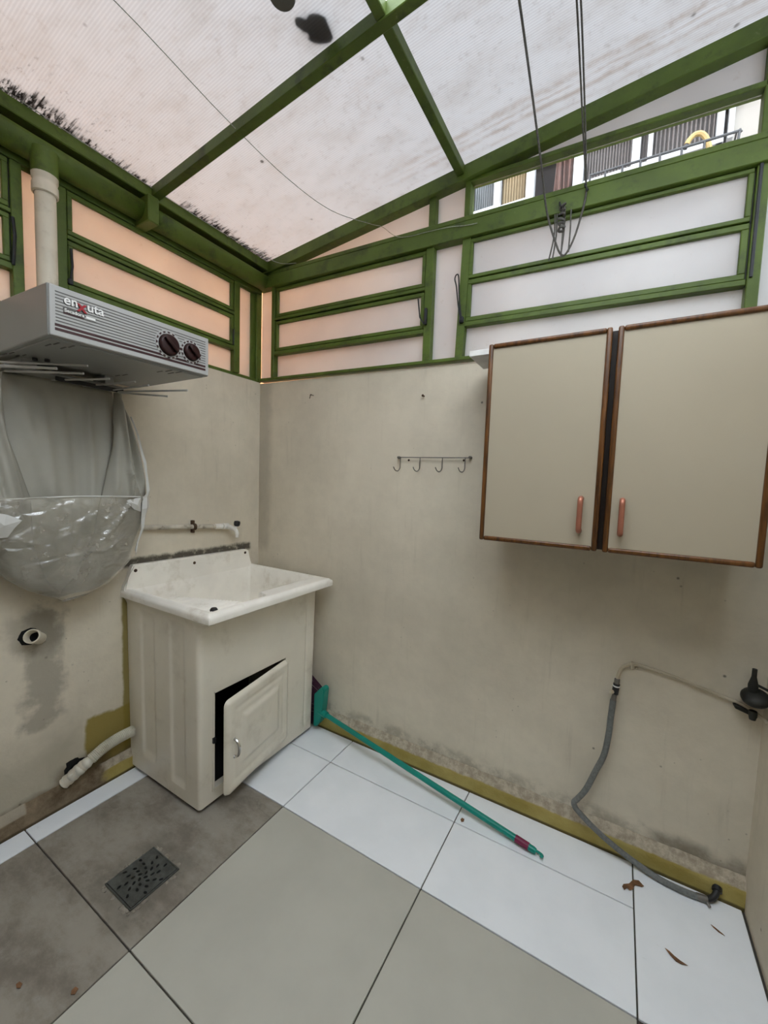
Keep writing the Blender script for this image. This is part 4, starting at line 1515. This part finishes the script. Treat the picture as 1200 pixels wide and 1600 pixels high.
ax = Vector((-.10, -.42, .90)).normalized(); b1 = ax.orthogonal().normalized(); b2 = ax.cross(b1)
g.lathe([(0, -.018), (.022, -.017), (.032, -.009), (.0345, -.003), (.0345, .003), (.032, .008), (.020, .014), (0, .015)], (2.174, -.055, .698), (ax, b1, b2), 26); obj('disc_body', g, m_reg, rg, True)
g = G(); g.lathe([(.012, .0), (.0125, .020), (.009, .034), (.0062, .046), (.0062, .070), (0, .071)], (2.168, -.048, .712), n=14); obj('inlet_stem', g, m_reg, rg, True)
g = G(); g.tube([(2.176, -.048, .735), (2.206, -.055, .725)], .004, 8); obj('spout', g, m_reg, rg, True)
g = G(); g.box(2.136, 2.19, -.03, .001, .640, .652, .002, f=lambda x, y, z: (x, y, z - .30 * (x - 2.136))); g.lathe([(0, -.022), (.008, -.021), (.011, -.004), (.010, .006)], (2.176, -.04, .644), n=12); obj('bracket', g, m_reg, rg, True)


# ================================================================== THINGS ON THE ROOF, ROPES
def blob(name, cx, cy, pts, h, mat, label, cat):
    g = G()
    n = len(pts)
    b0 = [g.b.verts.new((x, y, roof_z(x) + TH - .0004)) for x, y in pts]
    c0 = Vector((cx, cy, 0))
    b1_ = [g.b.verts.new((cx + (x - cx) * .8, cy + (y - cy) * .8, roof_z(x) + TH + h * random.uniform(.6, 1))) for x, y in pts]
    for i in range(n):
        g.b.faces.new((b0[i], b0[(i + 1) % n], b1_[(i + 1) % n], b1_[i]))
    g.b.faces.new(b0[::-1]); g.b.faces.new(b1_)
    o = obj(name, g, mat)
    base_at(o, (cx, cy, roof_z(cx) + TH))
    return tag(o, label, cat)


blob('leaf_clump', .978, -.700, [(.950, -.749), (.960, -.742), (.968, -.731), (.980, -.735), (.993, -.731), (1.006, -.720), (1.015, -.705), (1.011, -.692), (1.009, -.680), (1.006, -.668), (1.003, -.657), (.992, -.652),
                                 (.978, -.656), (.964, -.664), (.952, -.672), (.945, -.684), (.942, -.693), (.950, -.699), (.949, -.708), (.942, -.712), (.941, -.722), (.936, -.731), (.938, -.742), (.943, -.748)], .03, m_wet, 'dark ragged clump of wet leaves lying on the translucent roof', 'leaf litter')
cp = thing('roof_cap', (.962, -.814, roof_z(.962)), 'round dark grey rubber cap under the translucent roof, cut by the frame', 'cap')
g = G(); g.lathe([(.030, .001), (.034, -.004), (.034, -.018), (.031, -.023), (0, -.024)], (.962, -.814, roof_z(.962)), n=26); obj('cap', g, m_cap, cp, True)


def line(name, pts, r, mat, label, cat, n=6, k=6):
    g = G(); g.tube(smooth_path(pts, k), r, n)
    o = obj(name, g, mat, None, True)
    base_at(o, pts[0])
    return tag(o, label, cat)


def lr(px, ratio):      # helper kept in metres: a point a little under the roof
    return (px[0], px[1], roof_z(px[0]) - ratio)


line('twine', [(.62, -1.33, 2.465), (.612, -1.034, 2.478), (.588, -.70, 2.472), (.592, -.42, 2.461), (.64, -.20, 2.450), (.742, -.042, 2.452), (.800, -.040, 2.425), (.865, -.034, 2.372), (.93, -.034, 2.352), (1.02, -.034, 2.347), (1.12, -.034, 2.338), (1.185, -.036, 2.325), (1.235, -.036, 2.320)],
     .0013, m_twine, 'thin twine crossing under the left roof panel to the back beam', 'twine')
line('clothes_line', [(.090, -1.40, 2.452), (.088, -1.14, 2.452), (.092, -.66, 2.440), (.098, -.36, 2.440), (.13, -.11, 2.434), (.19, -.045, 2.412), (.292, -.038, 2.392)],
     .0016, m_twine, 'pale line running along the gutter edge to the left end of the back beam', 'twine')
rp = thing('hoist_rope', (1.60, -.04, 2.30), 'dark grey hoist ropes hanging from the roof and tied at the back window', 'rope')
RH = (1.47, -.62)
g = G(); g.tube(smooth_path([(1.472, -.60, 2.585), (1.475, -.46, 2.545), (1.490, -.20, 2.37), (1.498, -.075, 2.265), (1.528, -.040, 2.170), (1.547, -.034, 2.128), (1.565, -.034, 2.126), (1.590, -.034, 2.180), (1.612, -.034, 2.275), (1.617, -.036, 2.325)], 7), .0034, 8); obj('long_loop', g, m_rope, rp, True)
for dx in (-.004, .004):
    g = G(); g.tube(smooth_path([(1.604 + dx, -.52, 2.598), (1.607 + dx * 1.2, -.38, 2.555), (1.612 + dx * .8, -.16, 2.42), (1.616, -.045, 2.325)], 6), .0026, 8); obj('strand', g, m_rope, rp, True)
for (x, z0, z1, xo) in ((1.520, 2.268, 2.115, -.012), (1.527, 2.268, 2.118, -.006), (1.548, 2.29, 2.115, 0), (1.552, 2.28, 2.125, -.004), (1.572, 2.27, 2.128, 0)):
    g = G(); g.tube(smooth_path([(x, -.036, z0), (x + .002, -.040, (z0 + z1) / 2), (x + xo, -.036, z1)], 5), .0026, 6); obj('strand', g, m_rope, rp, True)
g = G()
kp = [(1.545 + .010 * math.sin(q * 1.9), -.046 + .008 * math.cos(q * 2.3), 2.292 - .0055 * q) for q in range(18)]
g.tube(smooth_path(kp, 4), .0042, 7); obj('knot', g, m_rope, rp, True)
for x, z in ((1.538, 2.287), (1.616, 2.322)):
    hk = G(); hk.tube(smooth_path([(x - .004, -.026, z + .012), (x - .004, -.045, z + .012), (x, -.052, z), (x + .004, -.046, z - .010), (x + .006, -.038, z - .004)], 3), .003, 6); obj('wall_hook', hk, m_iron, rp, True)


# ================================================================== LITTER
def leaf(name, cx, cy, outline, label, h=.004, curl=.3):
    g = G()
    vs = [g.b.verts.new((cx + x, cy + y, .0012 + h * abs(math.sin((x * 60 + y * 40) * curl)) + .001)) for x, y in outline]
    c = g.b.verts.new((cx, cy, .0015 + h * .4))
    for i in range(len(vs)):
        g.b.faces.new((vs[i], vs[(i + 1) % len(vs)], c))
    o = obj(name, g, m_leaf, solid=.0012)
    base_at(o, (cx, cy, 0))
    return tag(o, label, 'leaf')


leaf('dry_leaf', 1.905, -.118, [(.022, .024), (.036, .010), (.030, .004), (.020, .009), (.010, -.002), (.004, -.020), (-.004, -.030), (-.012, -.026), (-.020, -.040), (-.026, -.030), (-.022, -.018), (-.010, -.012), (-.002, .004), (.006, .018)],
     'ragged brown dry leaf lying across the tile joint by the grey hose')
leaf('dry_leaf', 2.008, -.298, [(-.024, .012), (-.014, .010), (-.004, .004), (.010, -.002), (.026, -.006), (.012, -.010), (.000, -.010), (-.012, -.002)],
     'small brown leaf scrap in the middle of the right white tile')
leaf('dry_leaf', 2.124, -.142, [(-.014, .008), (-.004, .004), (.012, -.006), (.016, -.010), (.002, -.006), (-.010, .002)],
     'tiny brown leaf scrap near the right end of the hose')
leaf('dry_leaf', 1.346, -.182, [(-.006, .010), (.004, .008), (.006, -.004), (-.002, -.010), (-.008, -.002)],
     'tiny yellowish leaf crumb beside the broom handle')
leaf('dry_leaf', .564, -1.272, [(-.008, .004), (.004, .006), (.010, 0), (.002, -.005), (-.008, -.003)],
     'tiny dark crumb on the stained tile at lower left')
leaf('dry_leaf', .694, -1.205, [(-.008, .006), (.003, .008), (.008, -.002), (.0, -.007), (-.007, -.003)],
     'tiny reddish crumb at the tile corner near the lower left')
